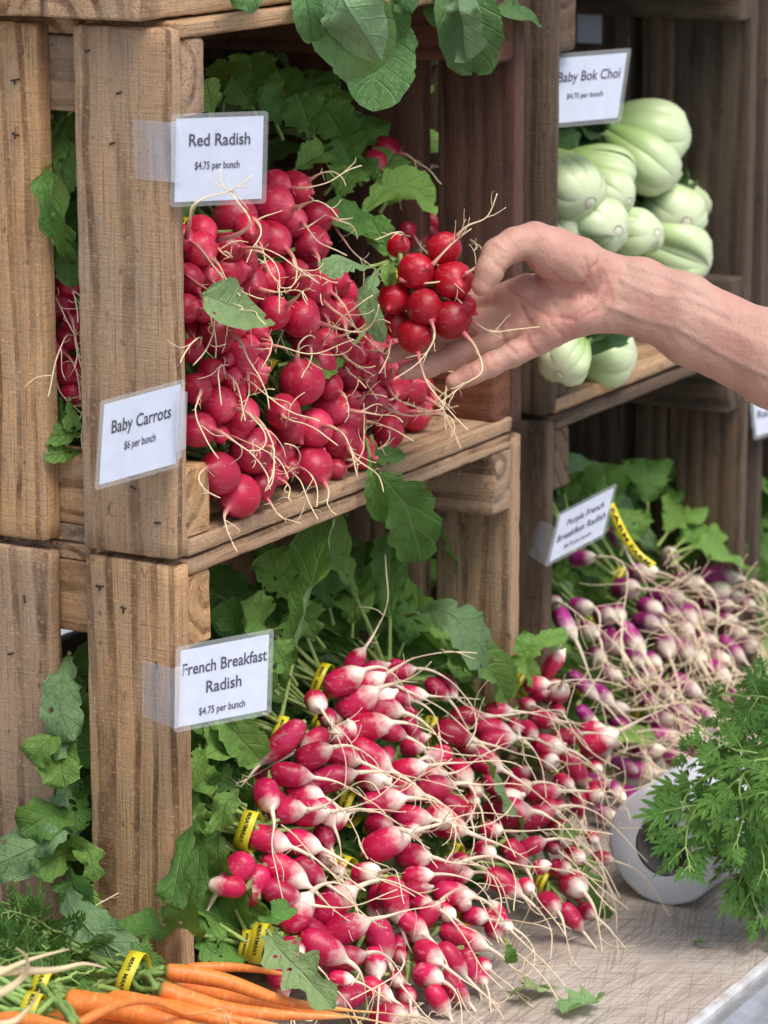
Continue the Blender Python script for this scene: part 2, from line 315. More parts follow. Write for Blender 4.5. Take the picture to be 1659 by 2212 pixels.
# ------------------------------------------------------------ ground, table, crates
def board(name, lo, hi, axis, m, parent, seed, jit=.0012, bev=.0019, wear=.0013, label=None):
    """a sawn board with worn edges; axis = its long direction"""
    r = random.Random(seed); lo = V(*lo); hi = V(*hi); ax = [axis] + [i for i in range(3) if i != axis]
    L = hi - lo; c = (lo + hi) / 2 + V(*[r.uniform(-jit, jit) for _ in range(3)]); hl, ha, hb = L[ax[0]] / 2, L[ax[1]] / 2, L[ax[2]] / 2
    bev = min(bev, ha * .45, hb * .45); prof = []
    for sx, sy in ((1, 1), (-1, 1), (-1, -1), (1, -1)):
        a0 = {(1, 1): 0, (-1, 1): 90, (-1, -1): 180, (1, -1): 270}[(sx, sy)]
        for q in (0, 45, 90):
            a = math.radians(a0 + q); prof.append((sx * (ha - bev) + bev * math.cos(a), sy * (hb - bev) + bev * math.sin(a)))
        nxt = {(1, 1): (-1, 1), (-1, 1): (-1, -1), (-1, -1): (1, -1), (1, -1): (1, 1)}[(sx, sy)]
        for f in (.33, .66):   # points along the side
            p0 = prof[-1]; a = math.radians(a0 + 90)
            p1 = (nxt[0] * (ha - bev) + bev * math.cos(a), nxt[1] * (hb - bev) + bev * math.sin(a)); prof.append((p0[0] + (p1[0] - p0[0]) * f, p0[1] + (p1[1] - p0[1]) * f))
    k = len(prof); n = max(6, int(L[ax[0]] / .012)); us = list(np.linspace(-hl + bev, hl - bev, n)); us = [-hl] + us + [hl]
    o = (r.uniform(0, 40), r.uniform(-.05, .05), r.uniform(.012, .05) * r.choice((-1, 1))); verts = []; at_ = []
    for iu, u in enumerate(us):
        sh = 1 - (bev / min(ha, hb) * .7 if iu in (0, len(us) - 1) else 0)
        for j, (pa, pb) in enumerate(prof):
            corner = (j % 5) < 3
            w = wear * (1.0 if corner else .35) * (n3((u * 45 + seed * 3.1, j * (.3 if corner else .08), seed)) + .4 * n3((u * 210, j * 1.3, seed)))
            e = 0
            if iu in (0, 1, len(us) - 2, len(us) - 1): e = wear * 1.6 * n3((pa * 90, pb * 90, seed + u)) 
            aa = pa * (sh if ha >= hb else 1 - (1 - sh)) - math.copysign(abs(w), pa) * (abs(pa) > ha * .6); bb = pb * sh - math.copysign(abs(w), pb) * (abs(pb) > hb * .6)
            v = [0, 0, 0]; v[ax[0]] = u + e; v[ax[1]] = aa; v[ax[2]] = bb
            verts.append(c + V(*v)); at_.append((u + o[0], aa + o[1], bb + o[2]))
    f = [(i * k + j, i * k + (j + 1) % k, (i + 1) * k + (j + 1) % k, (i + 1) * k + j) for i in range(len(us) - 1) for j in range(k)]
    f += [tuple(range(k - 1, -1, -1)), tuple((len(us) - 1) * k + j for j in range(k))]
    if axis == 1: f = [tuple(reversed(q)) for q in f]
    ob = MB().add(verts, f, at_).build(name, m, parent, True, label)
    ob.data.polygons.foreach_set('use_smooth', [len(q) == 4 for q in f]); return ob

def box_mb(mb, lo, hi, a=(0, 0, 0)):
    x0, y0, z0 = lo; x1, y1, z1 = hi
    v = [(x0, y0, z0), (x1, y0, z0), (x1, y1, z0), (x0, y1, z0), (x0, y0, z1), (x1, y0, z1), (x1, y1, z1), (x0, y1, z1)]
    return mb.add(v, [(3, 2, 1, 0), (4, 5, 6, 7), (0, 1, 5, 4), (1, 2, 6, 5), (2, 3, 7, 6), (3, 0, 4, 7)], a)

g = MB().add([(-150, -150, -1.2), (150, -150, -1.2), (150, 150, -1.2), (-150, 150, -1.2)], [(0, 1, 2, 3)], (0, 0, 0)).build('ground', M_GROUND, None, False)
tag(g, 'pale paved ground under the market stall', None, None, 'structure')
TZ = -.405
tb = thing('table', (.5, 0, TZ), 'long worn beige table with knife scratches and pale metal edging under the crates', 'table')
mb = box_mb(MB(), (-1.3, -.309, TZ - .03), (2.6, .62, TZ)); mb.build('table_top', M_TABLE, tb, False)
mb = MB()
pts = [(-.3095, TZ - .03), (-.3095, TZ + .0006), (-.3115, TZ + .0022), (-.3165, TZ + .0022), (-.3185, TZ - .001), (-.3185, TZ - .03)]
v = [(x, y, z) for x in np.linspace(-1.3, 2.6, 60) for y, z in pts]; k = len(pts)
mb.add(v, [(i * k + j, (i + 1) * k + j, (i + 1) * k + j + 1, i * k + j + 1) for i in range(59) for j in range(k - 1)], (0, 0, 0)); mb.build('edge_strip', M_WHITEEDGE, tb, False)
mb = MB(); pts = [(-.3186, TZ - .03), (-.3186, TZ - .005), (-.324, TZ - .005), (-.326, TZ - .001), (-.334, TZ + .0005), (-.341, TZ - .003), (-.343, TZ - .007), (-.352, TZ - .007), (-.354, TZ - .004), (-.366, TZ - .006), (-.372, TZ - .014), (-.374, TZ - .045), (-.33, TZ - .045)]
k = len(pts); v = [(x, y, z) for x in (-1.3, 2.6) for y, z in pts]
mb.add(v, [(j, k + j, k + j + 1, j + 1) for j in range(k - 1)], (0, 0, 0)); mb.build('metal_edging', M_ALU, tb, False)
for lx, ly in ((-1.2, -.25), (2.5, -.25), (-1.2, .55), (2.5, .55)):
    box_mb(MB(), (lx - .02, ly - .02, -1.2), (lx + .02, ly + .02, TZ - .03)).build('leg', M_ALU, tb, False)

seedc = [100]
def staples(parent, x, ys, zs, r):
    for _ in range(len(ys)):
        mb = MB(); y, z = ys[_], zs[_]; w = r.uniform(.002, .0034); a = r.choice((0, 0, 1.5, .4, -.3)) + r.uniform(-.3, .3); c, s = math.cos(a), math.sin(a)
        path = [(x + .0012, y - w * c, z - w * s), (x - .0012, y - w * c * .8, z - w * s * .8), (x - .0015, y + w * c * .8, z + w * s * .8), (x + .0012, y + w * c, z + w * s)]
        p, f, t = tube(path, .0008, 5); mb.add(p, f, (0, 0, 0)); 
        p, f, t = tube([(x + .0004, y + r.uniform(-.001, .001), z + .0005), (x - .0004, y + r.uniform(-.001, .001), z - r.uniform(.002, .005))], (.0009, .0005), 4); mb.add(p, f, (0, 0, 0)); mb.build('staple', M_STAPLE, parent, True)
def crate(name, label, x0, x1, y0, y1, z0, z1, lsl, rsl, wl, wr, wf, back, group='wooden crates stacked on their sides', top=True, toprail=True, ft=.014):
    o = thing(name, (x0, y0, z0), label, 'crate', group); r = random.Random(int(x0 * 1000 + z0 * 333))
    def S(): seedc[0] += 1; return seedc[0]
    for xs, slats, m in (((x0, x0 + .018), lsl, wl), ((x1 - .018, x1), rsl, wr)):
        for (a, b) in slats:
            sl = board('side_slat', (xs[0], y0 + a, z0 + .003), (xs[1], y0 + b, z1 - .001 - r.uniform(0, .003)), 2, m, o, S())
            if xs[0] == x0 and z1 < .6:
                ys = []; zs = []
                for zz in (z0 + .022, z0 + .05, z1 - .02, z1 - .048, z1 - .085):
                    for q in range(r.choice((1, 1, 2))): ys.append(y0 + a + r.uniform(.15, .85) * (b - a)); zs.append(zz + r.uniform(-.009, .009))
                staples(sl, x0, ys, zs, r)
    for xa, xb, m in ((x0 + .0185, x0 + .052, wl), (x1 - .052, x1 - .0185, wr)):
        board('rail', (xa, y0 + .002, z0 + ft + .0005), (xb, y1 - .016, z0 + ft + .055), 1, m, o, S(), .0006)
        if toprail: board('rail', (xa, y0 + .002, z1 - .0135 - .058), (xb, y1 - .016, z1 - .0135), 1, m, o, S(), .0006)
    yb = y0; ws = [.092, .088, .09, .08]
    for w in ws:
        if yb + w > y1: w = y1 - yb
        board('floor_board', (x0 + .0185, yb, z0), (x1 - .0185, yb + w - .004, z0 + ft), 0, wf, o, S(), .0006, .002)
        if top: board('top_board', (x0 + .0185, yb, z1 - .013), (x1 - .0185, yb + w - .004, z1), 0, wl, o, S(), .0006, .002)
        yb += w
        if yb > y1 - .02: break
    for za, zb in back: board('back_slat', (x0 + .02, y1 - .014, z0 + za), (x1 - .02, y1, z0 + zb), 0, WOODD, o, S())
    return o
SL = [(0, .085), (.118, .205), (.235, .33)]; SR = [(0, .079), (.094, .18), (.20, .33)]; BK = [(.02, .12), (.135, .23), (.245, .34), (.352, .385)]
crate('wooden_crate', 'honey brown slatted crate on the table filled with pink and white radishes', 0, .575, 0, .33, -.405, 0, SL, SR, WOOD, WOOD, WOOD, BK)
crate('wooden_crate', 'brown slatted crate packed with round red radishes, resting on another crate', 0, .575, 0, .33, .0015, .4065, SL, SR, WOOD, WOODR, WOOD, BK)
SR2 = [(0, .076), (.090, .125), (.14, .22), (.235, .33)]; SL2 = [(0, .085), (.10, .2), (.21, .33)]
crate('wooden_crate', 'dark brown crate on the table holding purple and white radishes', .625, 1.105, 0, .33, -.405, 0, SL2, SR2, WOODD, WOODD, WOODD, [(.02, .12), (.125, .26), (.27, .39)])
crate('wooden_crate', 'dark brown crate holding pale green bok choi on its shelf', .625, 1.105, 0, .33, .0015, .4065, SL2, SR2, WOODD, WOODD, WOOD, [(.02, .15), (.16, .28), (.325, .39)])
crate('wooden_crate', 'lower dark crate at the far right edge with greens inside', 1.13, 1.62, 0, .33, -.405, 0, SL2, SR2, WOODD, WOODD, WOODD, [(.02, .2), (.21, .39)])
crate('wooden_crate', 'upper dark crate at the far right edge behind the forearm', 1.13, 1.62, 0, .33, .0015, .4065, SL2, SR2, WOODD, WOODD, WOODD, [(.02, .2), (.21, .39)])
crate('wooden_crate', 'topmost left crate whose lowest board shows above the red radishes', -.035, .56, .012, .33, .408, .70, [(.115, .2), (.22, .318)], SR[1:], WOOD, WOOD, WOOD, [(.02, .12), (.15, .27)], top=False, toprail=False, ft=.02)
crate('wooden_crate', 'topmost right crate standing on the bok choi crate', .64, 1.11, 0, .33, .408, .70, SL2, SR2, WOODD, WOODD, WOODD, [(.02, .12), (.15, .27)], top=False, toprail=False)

# ------------------------------------------------------------ leaves
LI = [0]
def leaf(mb, path, width, nrm, kind='radish', pet=.28, pr=.0017, fold=.25, ruf=.18, nu=20, nv=11, seed=None):
    LI[0] += 1; r = random.Random(seed if seed is not None else LI[0] * 17 + 5); idx = LI[0] % 97
    P = smooth_path(path, nu * 2); L = np.linalg.norm(np.diff(P, axis=0), axis=1).sum()
    n = nu * 2; ib = int(pet * n); st = P[:max(ib + 2, 2)]
    sp, sf, stt = tube(st, np.linspace(pr * 1.25, pr * .85, len(st)), 5); mb.add(sp, sf, np.stack([stt, np.zeros_like(stt), np.full_like(stt, idx + .8)], 1))
    B = smooth_path(P[ib:], nu); T = np.gradient(B, axis=0); T /= np.linalg.norm(T, axis=1)[:, None] + 1e-9
    s = np.linspace(0, 1, nu); vs = np.linspace(-1, 1, nv)
    if kind == 'radish':
        w = np.sin(np.pi * np.clip(s, .004, .997) ** 1.25) ** .46 * (.62 + .38 * s); lob = np.where(s < .42, .62 + .38 * np.abs(np.sin(s * np.pi * 2.5 / .42 + .4)), 1.0); w = w * lob; tooth = .085
    elif kind == 'oak':
        w = np.sin(np.pi * np.clip(s, .01, .99) ** .9) ** .5 * (.72 + .28 * np.cos(s * np.pi * 7)); tooth = .05
    else:
        w = np.sin(np.pi * np.clip(s, .006, .996) ** 1.0) ** .52; tooth = .025
    ph = [r.uniform(0, 6.3) for _ in range(8)]; cup = r.uniform(-.25, .35); nn = unit(nrm); verts = []; A = []
    for i in range(nu):
        n_ = unit(nn - T[i] * (nn @ T[i])); sd = np.cross(T[i], n_)
        for j, vv in enumerate(vs):
            a = abs(vv); sg = 1 if vv >= 0 else -1
            ww = .5 * width * w[i] * (1 + (tooth * math.sin(s[i] * 34 + ph[0] + sg) + tooth * .8 * math.sin(s[i] * 61 + ph[1] * sg)) * a ** 3)
            z = a * math.sin(fold) * ww + ruf * width * .28 * a ** 2 * (math.sin(s[i] * 9 + ph[2] + 2 * sg) + .6 * math.sin(s[i] * 19 + ph[3] - sg)) * min(1, 3 * w[i])
            z += cup * width * .3 * (a ** 2) + .022 * width * math.sin(s[i] * 17 + ph[4] + 2 * vv) * math.cos(vv * 6 + ph[5]) + .03 * width * n3((s[i] * 6 + idx, vv * 3, ph[6]))
            verts.append(B[i] + sd * (sg * a * ww * math.cos(fold)) + n_ * z); A.append((s[i], vv, idx + .1))
    f = [(i * nv + j, i * nv + j + 1, (i + 1) * nv + j + 1, (i + 1) * nv + j) for i in range(nu - 1) for j in range(nv - 1)]
    mb.add(verts, f, A)
def droop(base, d, L, g=.35, n=5, wob=.12, side=None):
    """a path from base along d that bends down"""
    p = [np.array(base, float)]; d = unit(d)
    for i in range(n): d = unit(d + V(0, 0, -g / n * (1 + i * .4)) + rv(wob / n)); p.append(p[-1] + d * L / n)
    return p
def hero(mb, pts, wpx, kind='radish', tilt=(0, 0), bulge=.012, **kw):
    """leaf from [x, y, Y-plane] points; its face looks toward the aisle"""
    P = [at(x, y, Y=Y) for x, y, Y in pts]; w = wpx * depth(P[-1]) / FPX
    n = unit(-FWD + RGT * tilt[0] + UPV * (.35 + tilt[1])); n = -n if kw.pop('flip', 0) else n
    if len(P) == 2: P = [P[0], (P[0] + P[1]) / 2 - FWD * bulge, P[1]]
    leaf(mb, P, w, n, kind, **kw)

# ------------------------------------------------------------ writing
TXT = {}
def text_mesh(s):
    """flat lettering: vertices scaled to a height of about 1, faces, width"""
    if s in TXT: return TXT[s]
    cu = bpy.data.curves.new('lettering', 'FONT'); cu.body = s; cu.resolution_u = 3; cu.align_x = 'CENTER'; cu.space_character = 1.0; cu.offset = .014
    o = bpy.data.objects.new('lettering', cu); COL.objects.link(o); dg = bpy.context.evaluated_depsgraph_get(); dg.update()
    me = bpy.data.meshes.new_from_object(o.evaluated_get(dg)); v = np.empty(len(me.vertices) * 3); me.vertices.foreach_get('co', v)
    v = v.reshape(-1, 3)[:, :2]; f = [tuple(p.vertices) for p in me.polygons]
    bpy.data.objects.remove(o); bpy.data.meshes.remove(me); bpy.data.curves.remove(cu)
    TXT[s] = (v, f, v[:, 0].max() - v[:, 0].min()); return TXT[s]

def add_tie(parent, T, S, r=.013, w=.010, name='yellow_tie', ell=1.0, words='FARM', loop=0):
    S = unit(S); u = unit(np.cross(S, ZUP)); up = np.cross(u, S); n = 26; mb = MB(); v = []
    # angle that faces the camera
    tc = unit(CAM - T); a0 = math.atan2(tc @ up, tc @ u)
    for i in range(n):
        a = 2 * math.pi * i / n; rr = r * (1 + .05 * math.sin(3 * a + r * 900))
        for s, q in ((-.5, 0), (.5, 0), (.5, -.0005), (-.5, -.0005)):
            v.append(T + S * (s * w + .0014 * math.sin(2 * a)) + (rr + q) * (math.cos(a) * u + math.sin(a) * up * ell))
    f = [(i * 4 + j, ((i + 1) % n) * 4 + j, ((i + 1) % n) * 4 + (j + 1) % 4, i * 4 + (j + 1) % 4) for i in range(n) for j in range(4)]
    mb.add(v, f, (0, 0, 0)); o = mb.build(name, M_TIE, parent)
    mb = MB()
    tv, tf, tw = text_mesh(words); h = w * .42
    for off in (.25, -.55):
        P = []
        for x, y in tv:
            a = a0 + off - x * h / r; rr = r * (1 + .05 * math.sin(3 * a + r * 900)) + .0004
            P.append(T + S * (-(y * h) + w * .16 + .0014 * math.sin(2 * a)) + rr * (math.cos(a) * u + math.sin(a) * up * ell))
        mb.add(P, tf, (0, 0, 0))
    mb.build('lettering', M_TIEINK, o, False); return o

def sign(name, label, TL, TR, BL, w0, w1, wb, lines, lam=.05, clip=None, group='price cards clipped to the crate posts'):
    """laminated price card; corners of the film in the photograph with their depths"""
    a, b, c = at(*TL, w=w0), at(*TR, w=w1), at(*BL, w=wb); ex = b - a; ey = c - a; W_, H_ = np.linalg.norm(ex), np.linalg.norm(ey); n = unit(np.cross(ey, ex))
    if n @ FWD > 0: n = -n
    o = thing(name, (a + b + c + (b + ey)) / 4 - ey * .4, label, 'price sign', group)
    def sheet(nm, m, x0, y0, x1, y1, z, th, rad):
        P = []
        for cx_, cy_, a0 in ((x1 - rad, y1 - rad, 0), (x0 + rad, y1 - rad, 90), (x0 + rad, y0 + rad, 180), (x1 - rad, y0 + rad, 270)):
            for q in (0, 30, 60, 90): P.append((cx_ + rad * math.cos(math.radians(a0 + q)), cy_ + rad * math.sin(math.radians(a0 + q))))
        k = len(P); vs = [a + ex * (x / W_) + ey * (y / H_) + n * zz for zz in (z, z - th) for x, y in P]
        f = [tuple(range(k)), tuple(range(2 * k - 1, k - 1, -1))] + [(j, k + j, k + (j + 1) % k, (j + 1) % k) for j in range(k)]
        return MB().add(vs, f, (0, 0, 0)).build(nm, m, o, False)
    lm = lam * W_
    sheet('laminate_film', M_LAM, 0, 0, W_, H_, .0011, .0004, .003); sheet('laminate_film', M_LAM, .0002, .0002, W_ - .0002, H_ - .0002, -.0006, .0003, .003)
    card = sheet('card', M_PAPER, lm, lm, W_ - lm, H_ - lm, .0004, .0006, .0004)
    for s, uc, vc, h, sq in lines:                   # text, centre u, baseline v (0..1 of the card), height, narrowing
        tv, tf, tw = text_mesh(s); mb = MB(); sq = sq * W_ / (tw * h * H_)
        P = [a + ex * ((uc * W_ + x * h * H_ * sq) / W_) + ey * ((vc * H_ - y * h * H_) / H_) + n * .0009 for x, y in tv]
        mb.add(P, tf, (0, 0, 0)).build('lettering', M_INK, card, False)
    if clip:
        for q in clip:
            mb = MB(); P = [at(x, y, w=w) for x, y, w in q]; nn = unit(np.cross(P[1] - P[0], P[3] - P[0])); nn = -nn if nn @ FWD > 0 else nn
            mb.add([p + nn * z for z in (0, -.0012) for p in P], [(0, 1, 2, 3), (7, 6, 5, 4), (0, 4, 5, 1), (1, 5, 6, 2), (2, 6, 7, 3), (3, 7, 4, 0)], (0, 0, 0)).build('clip', M_CLEAR, o, False)
    return o
wX = lambda x, y: depth(at(x, y, X=-.0015))
wY = lambda x, y, Y=-.003: depth(at(x, y, Y=Y))
sign('price_sign', 'laminated card reading Red Radish, clear clip at its left, on the upper crate post', (370, 246), (580, 239), (366, 448), wY(370, 246), wY(370, 246) + .02, wY(366, 448),
     [('Red Radish', .50, .35, .185, .63), ('$4.75 per bunch', .48, .60, .115, .46)],
     clip=[[(287, 257, wX(287, 257)), (372, 266, wY(372, 266) - .004), (374, 394, wY(374, 394) - .004), (293, 386, wX(293, 386))], [(369, 262, wY(369, 262) - .006), (394, 262, wY(369, 262) - .003), (393, 395, wY(371, 394) - .003), (371, 394, wY(371, 394) - .006)]])
sign('price_sign', 'laminated card reading Baby Carrots, tilted on the left crate post', (216, 866), (400, 817), (204, 1060), 2.33, 2.362, 2.34,
     [('Baby Carrots', .50, .40, .205, .70), ('$6 per bunch', .50, .62, .13, .37)],
     clip=[[(382, 850, 2.352), (405, 846, 2.36), (402, 968, 2.37), (380, 976, 2.362)], [(390, 838, 2.355), (399, 836, 2.358), (393, 990, 2.368), (384, 992, 2.362)]])
sign('price_sign', 'laminated card reading French Breakfast Radish on the lower crate post', (380, 1397), (592, 1357), (374, 1584), 2.385, 2.40, 2.385,
     [('French Breakfast', .50, .355, .195, .86), ('Radish', .50, .60, .195, .36), ('$4.75 per bunch', .49, .845, .12, .47)],
     clip=[[(308, 1427, wX(308, 1427)), (380, 1447, 2.382), (378, 1574, 2.382), (307, 1547, wX(307, 1547))], [(378, 1442, 2.380), (402, 1438, 2.383), (400, 1566, 2.383), (378, 1574, 2.380)]])
sign('price_sign', 'blurred white card reading Baby Bok Choi on the dark post', (1187, 117), (1364, 103), (1164, 280), 2.90, 2.94, 2.90,
     [('Baby Bok Choi', .52, .39, .19, .76), ('$4.75 per bunch', .50, .62, .10, .44)],
     clip=[[(1139, 136, 2.95), (1186, 148, 2.895), (1166, 255, 2.895), (1137, 245, 2.95)]])
sign('price_sign', 'blurred white card reading Purple French Breakfast Radish beside a yellow band', (1206, 1108), (1334, 1042), (1178, 1226), 2.93, 2.96, 2.93,
     [('Purple French', .52, .36, .18, .62), ('Breakfast Radish', .50, .60, .18, .82), ('$4.75 per bunch', .48, .80, .11, .46)],
     clip=[[(1130, 1107, 2.99), (1200, 1140, 2.925), (1178, 1222, 2.925), (1122, 1186, 2.99)]])
sign('price_sign', 'white card cut off by the photo edge just below the forearm', (1618, 838), (1745, 800), (1628, 952), 3.36, 3.39, 3.36,
     [('French', .30, .36, .2, .42), ('Radish', .30, .62, .2, .42)],
     clip=[[(1578, 835, 3.42), (1620, 846, 3.35), (1626, 925, 3.35), (1580, 912, 3.42)]])

# ------------------------------------------------------------ radishes
def fit(ctrl):
    c = np.array(ctrl, float); x, y = (c[:, 0] - 800) / 500, (c[:, 1] - 1100) / 500
    A = np.stack([np.ones_like(x), x, y, x * x, x * y, y * y], 1); k = np.linalg.lstsq(A, c[:, 2], rcond=None)[0]
    return lambda X, Y: float(np.array([1, (X - 800) / 500, (Y - 1100) / 500, ((X - 800) / 500) ** 2, (X - 800) * (Y - 1100) / 250000, ((Y - 1100) / 500) ** 2]) @ k)
def img_dir(dx, dy, dz):
    """a direction right / down in the picture / toward the aisle as a world direction"""
    return RGT * dx - UPV * dy - FWD * dz
def relax(P, rad, fac=.9, it=60, lim=.03):
    P = np.array(P); ry = P - CAM; ry /= np.linalg.norm(ry, axis=1)[:, None]; sh = np.zeros(len(P)); jit = np.arange(len(P)) * 1e-5
    for _ in range(it):
        Q = P + ry * sh[:, None]; d = np.linalg.norm(Q[:, None] - Q[None], axis=2); ov = fac * (rad[:, None] + rad[None]) - d
        np.fill_diagonal(ov, -1); ov = np.maximum(ov, 0); dep = (Q - CAM) @ FWD + jit
        sg = np.sign(dep[:, None] - dep[None]); sh = np.clip(sh + (sg * ov).sum(1) * .22, -lim, lim)
    return P + ry * sh[:, None]
RRP = np.array([(-1.04, .10), (-.99, .30), (-.9, .54), (-.7, .80), (-.4, .96), (-.05, 1.0), (.3, .955), (.58, .80), (.78, .58), (.90, .38), (.98, .235), (1.07, .15), (1.2, .105)])
FBP = np.array([(0, .16), (.015, .34), (.05, .58), (.12, .82), (.24, .97), (.40, 1.0), (.56, .97), (.70, .87), (.81, .70), (.89, .50), (.95, .32), (1.0, .2), (1.07, .13)])
def body_mesh(A, B, r, prof, k=16, bend=0.0, lump=.05, seed=0):
    d = B - A; n = 20; s = np.linspace(0, 1, n); i = s * (len(prof) - 1); t = np.interp(i, range(len(prof)), prof[:, 0]); q = np.interp(i, range(len(prof)), prof[:, 1])
    u = unit(np.cross(d, V(.3, .1, 1))); path = A + t[:, None] * d + (u * bend)[None] * (np.sin(np.clip(t, 0, 1) * np.pi))[:, None]
    v, f, tt = tube(path, q * r, k); ti = np.repeat(t, k); c = np.repeat(path, k, 0)
    nz = np.array([n3(x, 42) + .5 * n3(x, 95) for x in v + seed * .37]); v = c + (v - c) * (1 + lump * nz)[:, None]
    return v, f, ti
def root_tail(mb, P, d, r0, L, g=.10, wig=.20, n=12, hairs=3, twig=2):
    p = [np.array(P, float)]; d = unit(d); drift = rv(.5); step = L / n
    for i in range(n):
        drift = drift * .80 + rv(.42); d = unit(d + drift * wig * .75 + V(0, -.02, -g * 1.4)); p.append(p[-1] + d * step)
    p = smooth_path(p, 2 * n + 1); n = 2 * n; step = L / n; s = np.linspace(0, 1, n + 1); rad = np.maximum(.00052, r0 * np.where(s < .34, 1 - s * 2.1, .286 * (1 - (s - .34) / .9)))
    v, f, t = tube(p, rad, 6); mb.add(v, f, att(t))
    for _ in range(twig):
        i = R.randrange(4, n - 5); dd = unit((p[i + 1] - p[i]) / step + rv(.7)); q = [p[i]]; c = rv(.16)
        for j in range(8): c = c * .8 + rv(.09); dd = unit(dd + c + V(0, 0, -g * .6)); q.append(q[-1] + dd * L * R.uniform(.03, .06))
        v, f, t = tube(q, np.linspace(min(rad[i] * .7, .0008), .0003, 9), 4); mb.add(v, f, att(t * .4 + .6))
    for _ in range(hairs):
        i = R.randrange(1, n - 3); dd = unit(rv()); q = [p[i], p[i] + dd * .004, p[i] + dd * .007 + rv(.0015)]
        v, f, t = tube(q, (.00035, .00028, .0002), 3); mb.add(v, f, att(t * .3 + .6))
    return p
def path_tail(mb, pts, r0):
    """pts: (x, y, depth)"""
    P = smooth_path([at(x, y, w=w) for x, y, w in pts], 22); s = np.linspace(0, 1, 22)
    v, f, t = tube(P, np.maximum(.0005, r0 * np.where(s < .25, 1 - s * 2.4, .4 * (1 - (s - .25) / .95))), 6); mb.add(v, f, att(t))
    for _ in range(3):
        i = R.randrange(4, 18); q = [P[i]]; dd = unit(P[i + 1] - P[i]) + rv(.5)
        for j in range(5): dd = unit(dd + rv(.25)); q.append(q[-1] + dd * .004)
        v, f, t = tube(q, np.linspace(.0005, .00022, 6), 4); mb.add(v, f, att(t * .3 + .6))

def greens(mb, crowns, T, S, n, L, wid, up, spread, kind='radish', ymax=.31, g=.3, tilt=None):
    S = unit(S)
    for c in crowns:
        v, f, t = tube(smooth_path([c, (c + T) / 2 - S * .004, T + rv(.003)], 6), (.0026, .0024, .0022, .002, .002, .0018), 5); mb.add(v, f, np.stack([t, t * 0, t * 0 + .8], 1))
    for i in range(n):
        d = unit(S + rv(spread) + V(0, 0, up)); l = L * R.uniform(.75, 1.2); b = T + rv(.004)
        if b[1] + d[1] * l > ymax: l = max(.05, (ymax - b[1]) / max(.2, d[1]))
        leaf(mb, droop(b, d, l, g), wid * R.uniform(.75, 1.25), unit(ZUP * .6 + rv(.5) - FWD * .5), kind, pet=R.uniform(.25, .42), ruf=R.uniform(.15, .5), fold=R.uniform(.05, .5), pr=.0019)

class Bunch:
    def __init__(s, x, y, label, **k): s.x, s.y, s.label, s.k, s.items = x, y, label, k, []
def grow(b, name, cat, group, bm, rm, part='radish', S=None, T=None, tie=True, extra=None, nl=9, L=.16, wid=.05, up=.3, spread=.38, rootkw={}, ymax=.31, g=.3, td=.024):
    """b.items: dicts with A, B (crown and tip), r, prof, tail direction"""
    if not b.items: return None
    C = np.array([(i['A'] + i['B']) / 2 for i in b.items]); lo = C.mean(0); lo[2] = C[:, 2].min() - .012
    o = thing(name, lo, b.label, cat, group); S = unit(V(*(S or b.k.get('S', (0, 1, .12))))); cr = [i['A'] for i in b.items]
    T = at(*b.k['T'][:2], Y=b.k['T'][2]) if 'T' in b.k else T
    T = np.mean(cr, 0) + S * b.k.get('td', td) if T is None else T
    for q, it in enumerate(b.items):
        v, f, t = body_mesh(it['A'], it['B'], it['r'], it['prof'], bend=it.get('bend', 0), lump=.09, seed=q + int(b.x))
        a = att(t); w = MB().add(v, f, a).build(part, bm, o)
        if it.get('hid'): continue
        mb = MB(); d = unit(it['B'] - it['A'])
        if it.get('path'): path_tail(mb, it['path'], it['r'] * .16)
        elif it.get('tail') is not None or True:
            root_tail(mb, it['B'], it.get('tail', d), it['r'] * it.get('rk', .17), R.uniform(*rootkw.get('L', (.035, .07))), **{k: x for k, x in rootkw.items() if k != 'L'})
        mb.build('root', rm, w)
    mb = MB(); greens(mb, cr, T, S, b.k.get('nl', nl), b.k.get('L', L), b.k.get('wid', wid), b.k.get('up', up), spread, ymax=ymax, g=g)
    if extra: extra(mb)
    mb.build('leaves', M_LEAF, o)
    if tie: add_tie(o, T, S, b.k.get('tr', .0125), b.k.get('tw', .009))
    return o

# round red radishes: (x, y, r) read in three enlargements of the photograph
A_ = [(255, 800, 110), (455, 745, 132), (450, 905, 142), (780, 620, 182), (1110, 500, 165), (1150, 300, 118), (1350, 365, 112, .6, -.8, .2), (1530, 610, 130), (1625, 585, 100), (1310, 645, 120), (1450, 870, 135), (970, 780, 128), (1125, 815, 138), (720, 890, 122), (800, 1025, 148), (525, 1170, 115), (1090, 1160, 128), (1310, 1170, 142), (345, 1180, 112, .6, .7, .5), (235, 1080, 65), (320, 1455, 112), (880, 1235, 160), (1470, 1260, 130), (1570, 1165, 85), (1140, 1500, 130), (1390, 1560, 140), (1590, 1480, 112), (480, 1480, 92)]
B_ = [(600, 155, 172), (365, 310, 112), (965, 130, 120), (900, 275, 112), (850, 430, 128), (690, 395, 70), (1010, 340, 70), (1470, 255, 130), (1610, 210, 105), (550, 510, 122), (745, 575, 102), (415, 665, 138), (620, 815, 160), (835, 900, 150), (1392, 592, 196, .05, -1, .35), (1215, 880, 155, -.1, .25, 1), (430, 1040, 155, .7, .2, .6), (640, 1090, 80), (930, 1250, 190), (1160, 1320, 104), (612, 1452, 180, -.5, -.1, .9), (800, 1730, 185, -.3, .5, .8), (1010, 1590, 122, .5, .7, .5), (1080, 1480, 110), (1190, 1480, 80), (1500, 1035, 172, .5, -.1, .9), (1502, 1388, 166, .25, .7, .7), (1290, 1400, 85)]
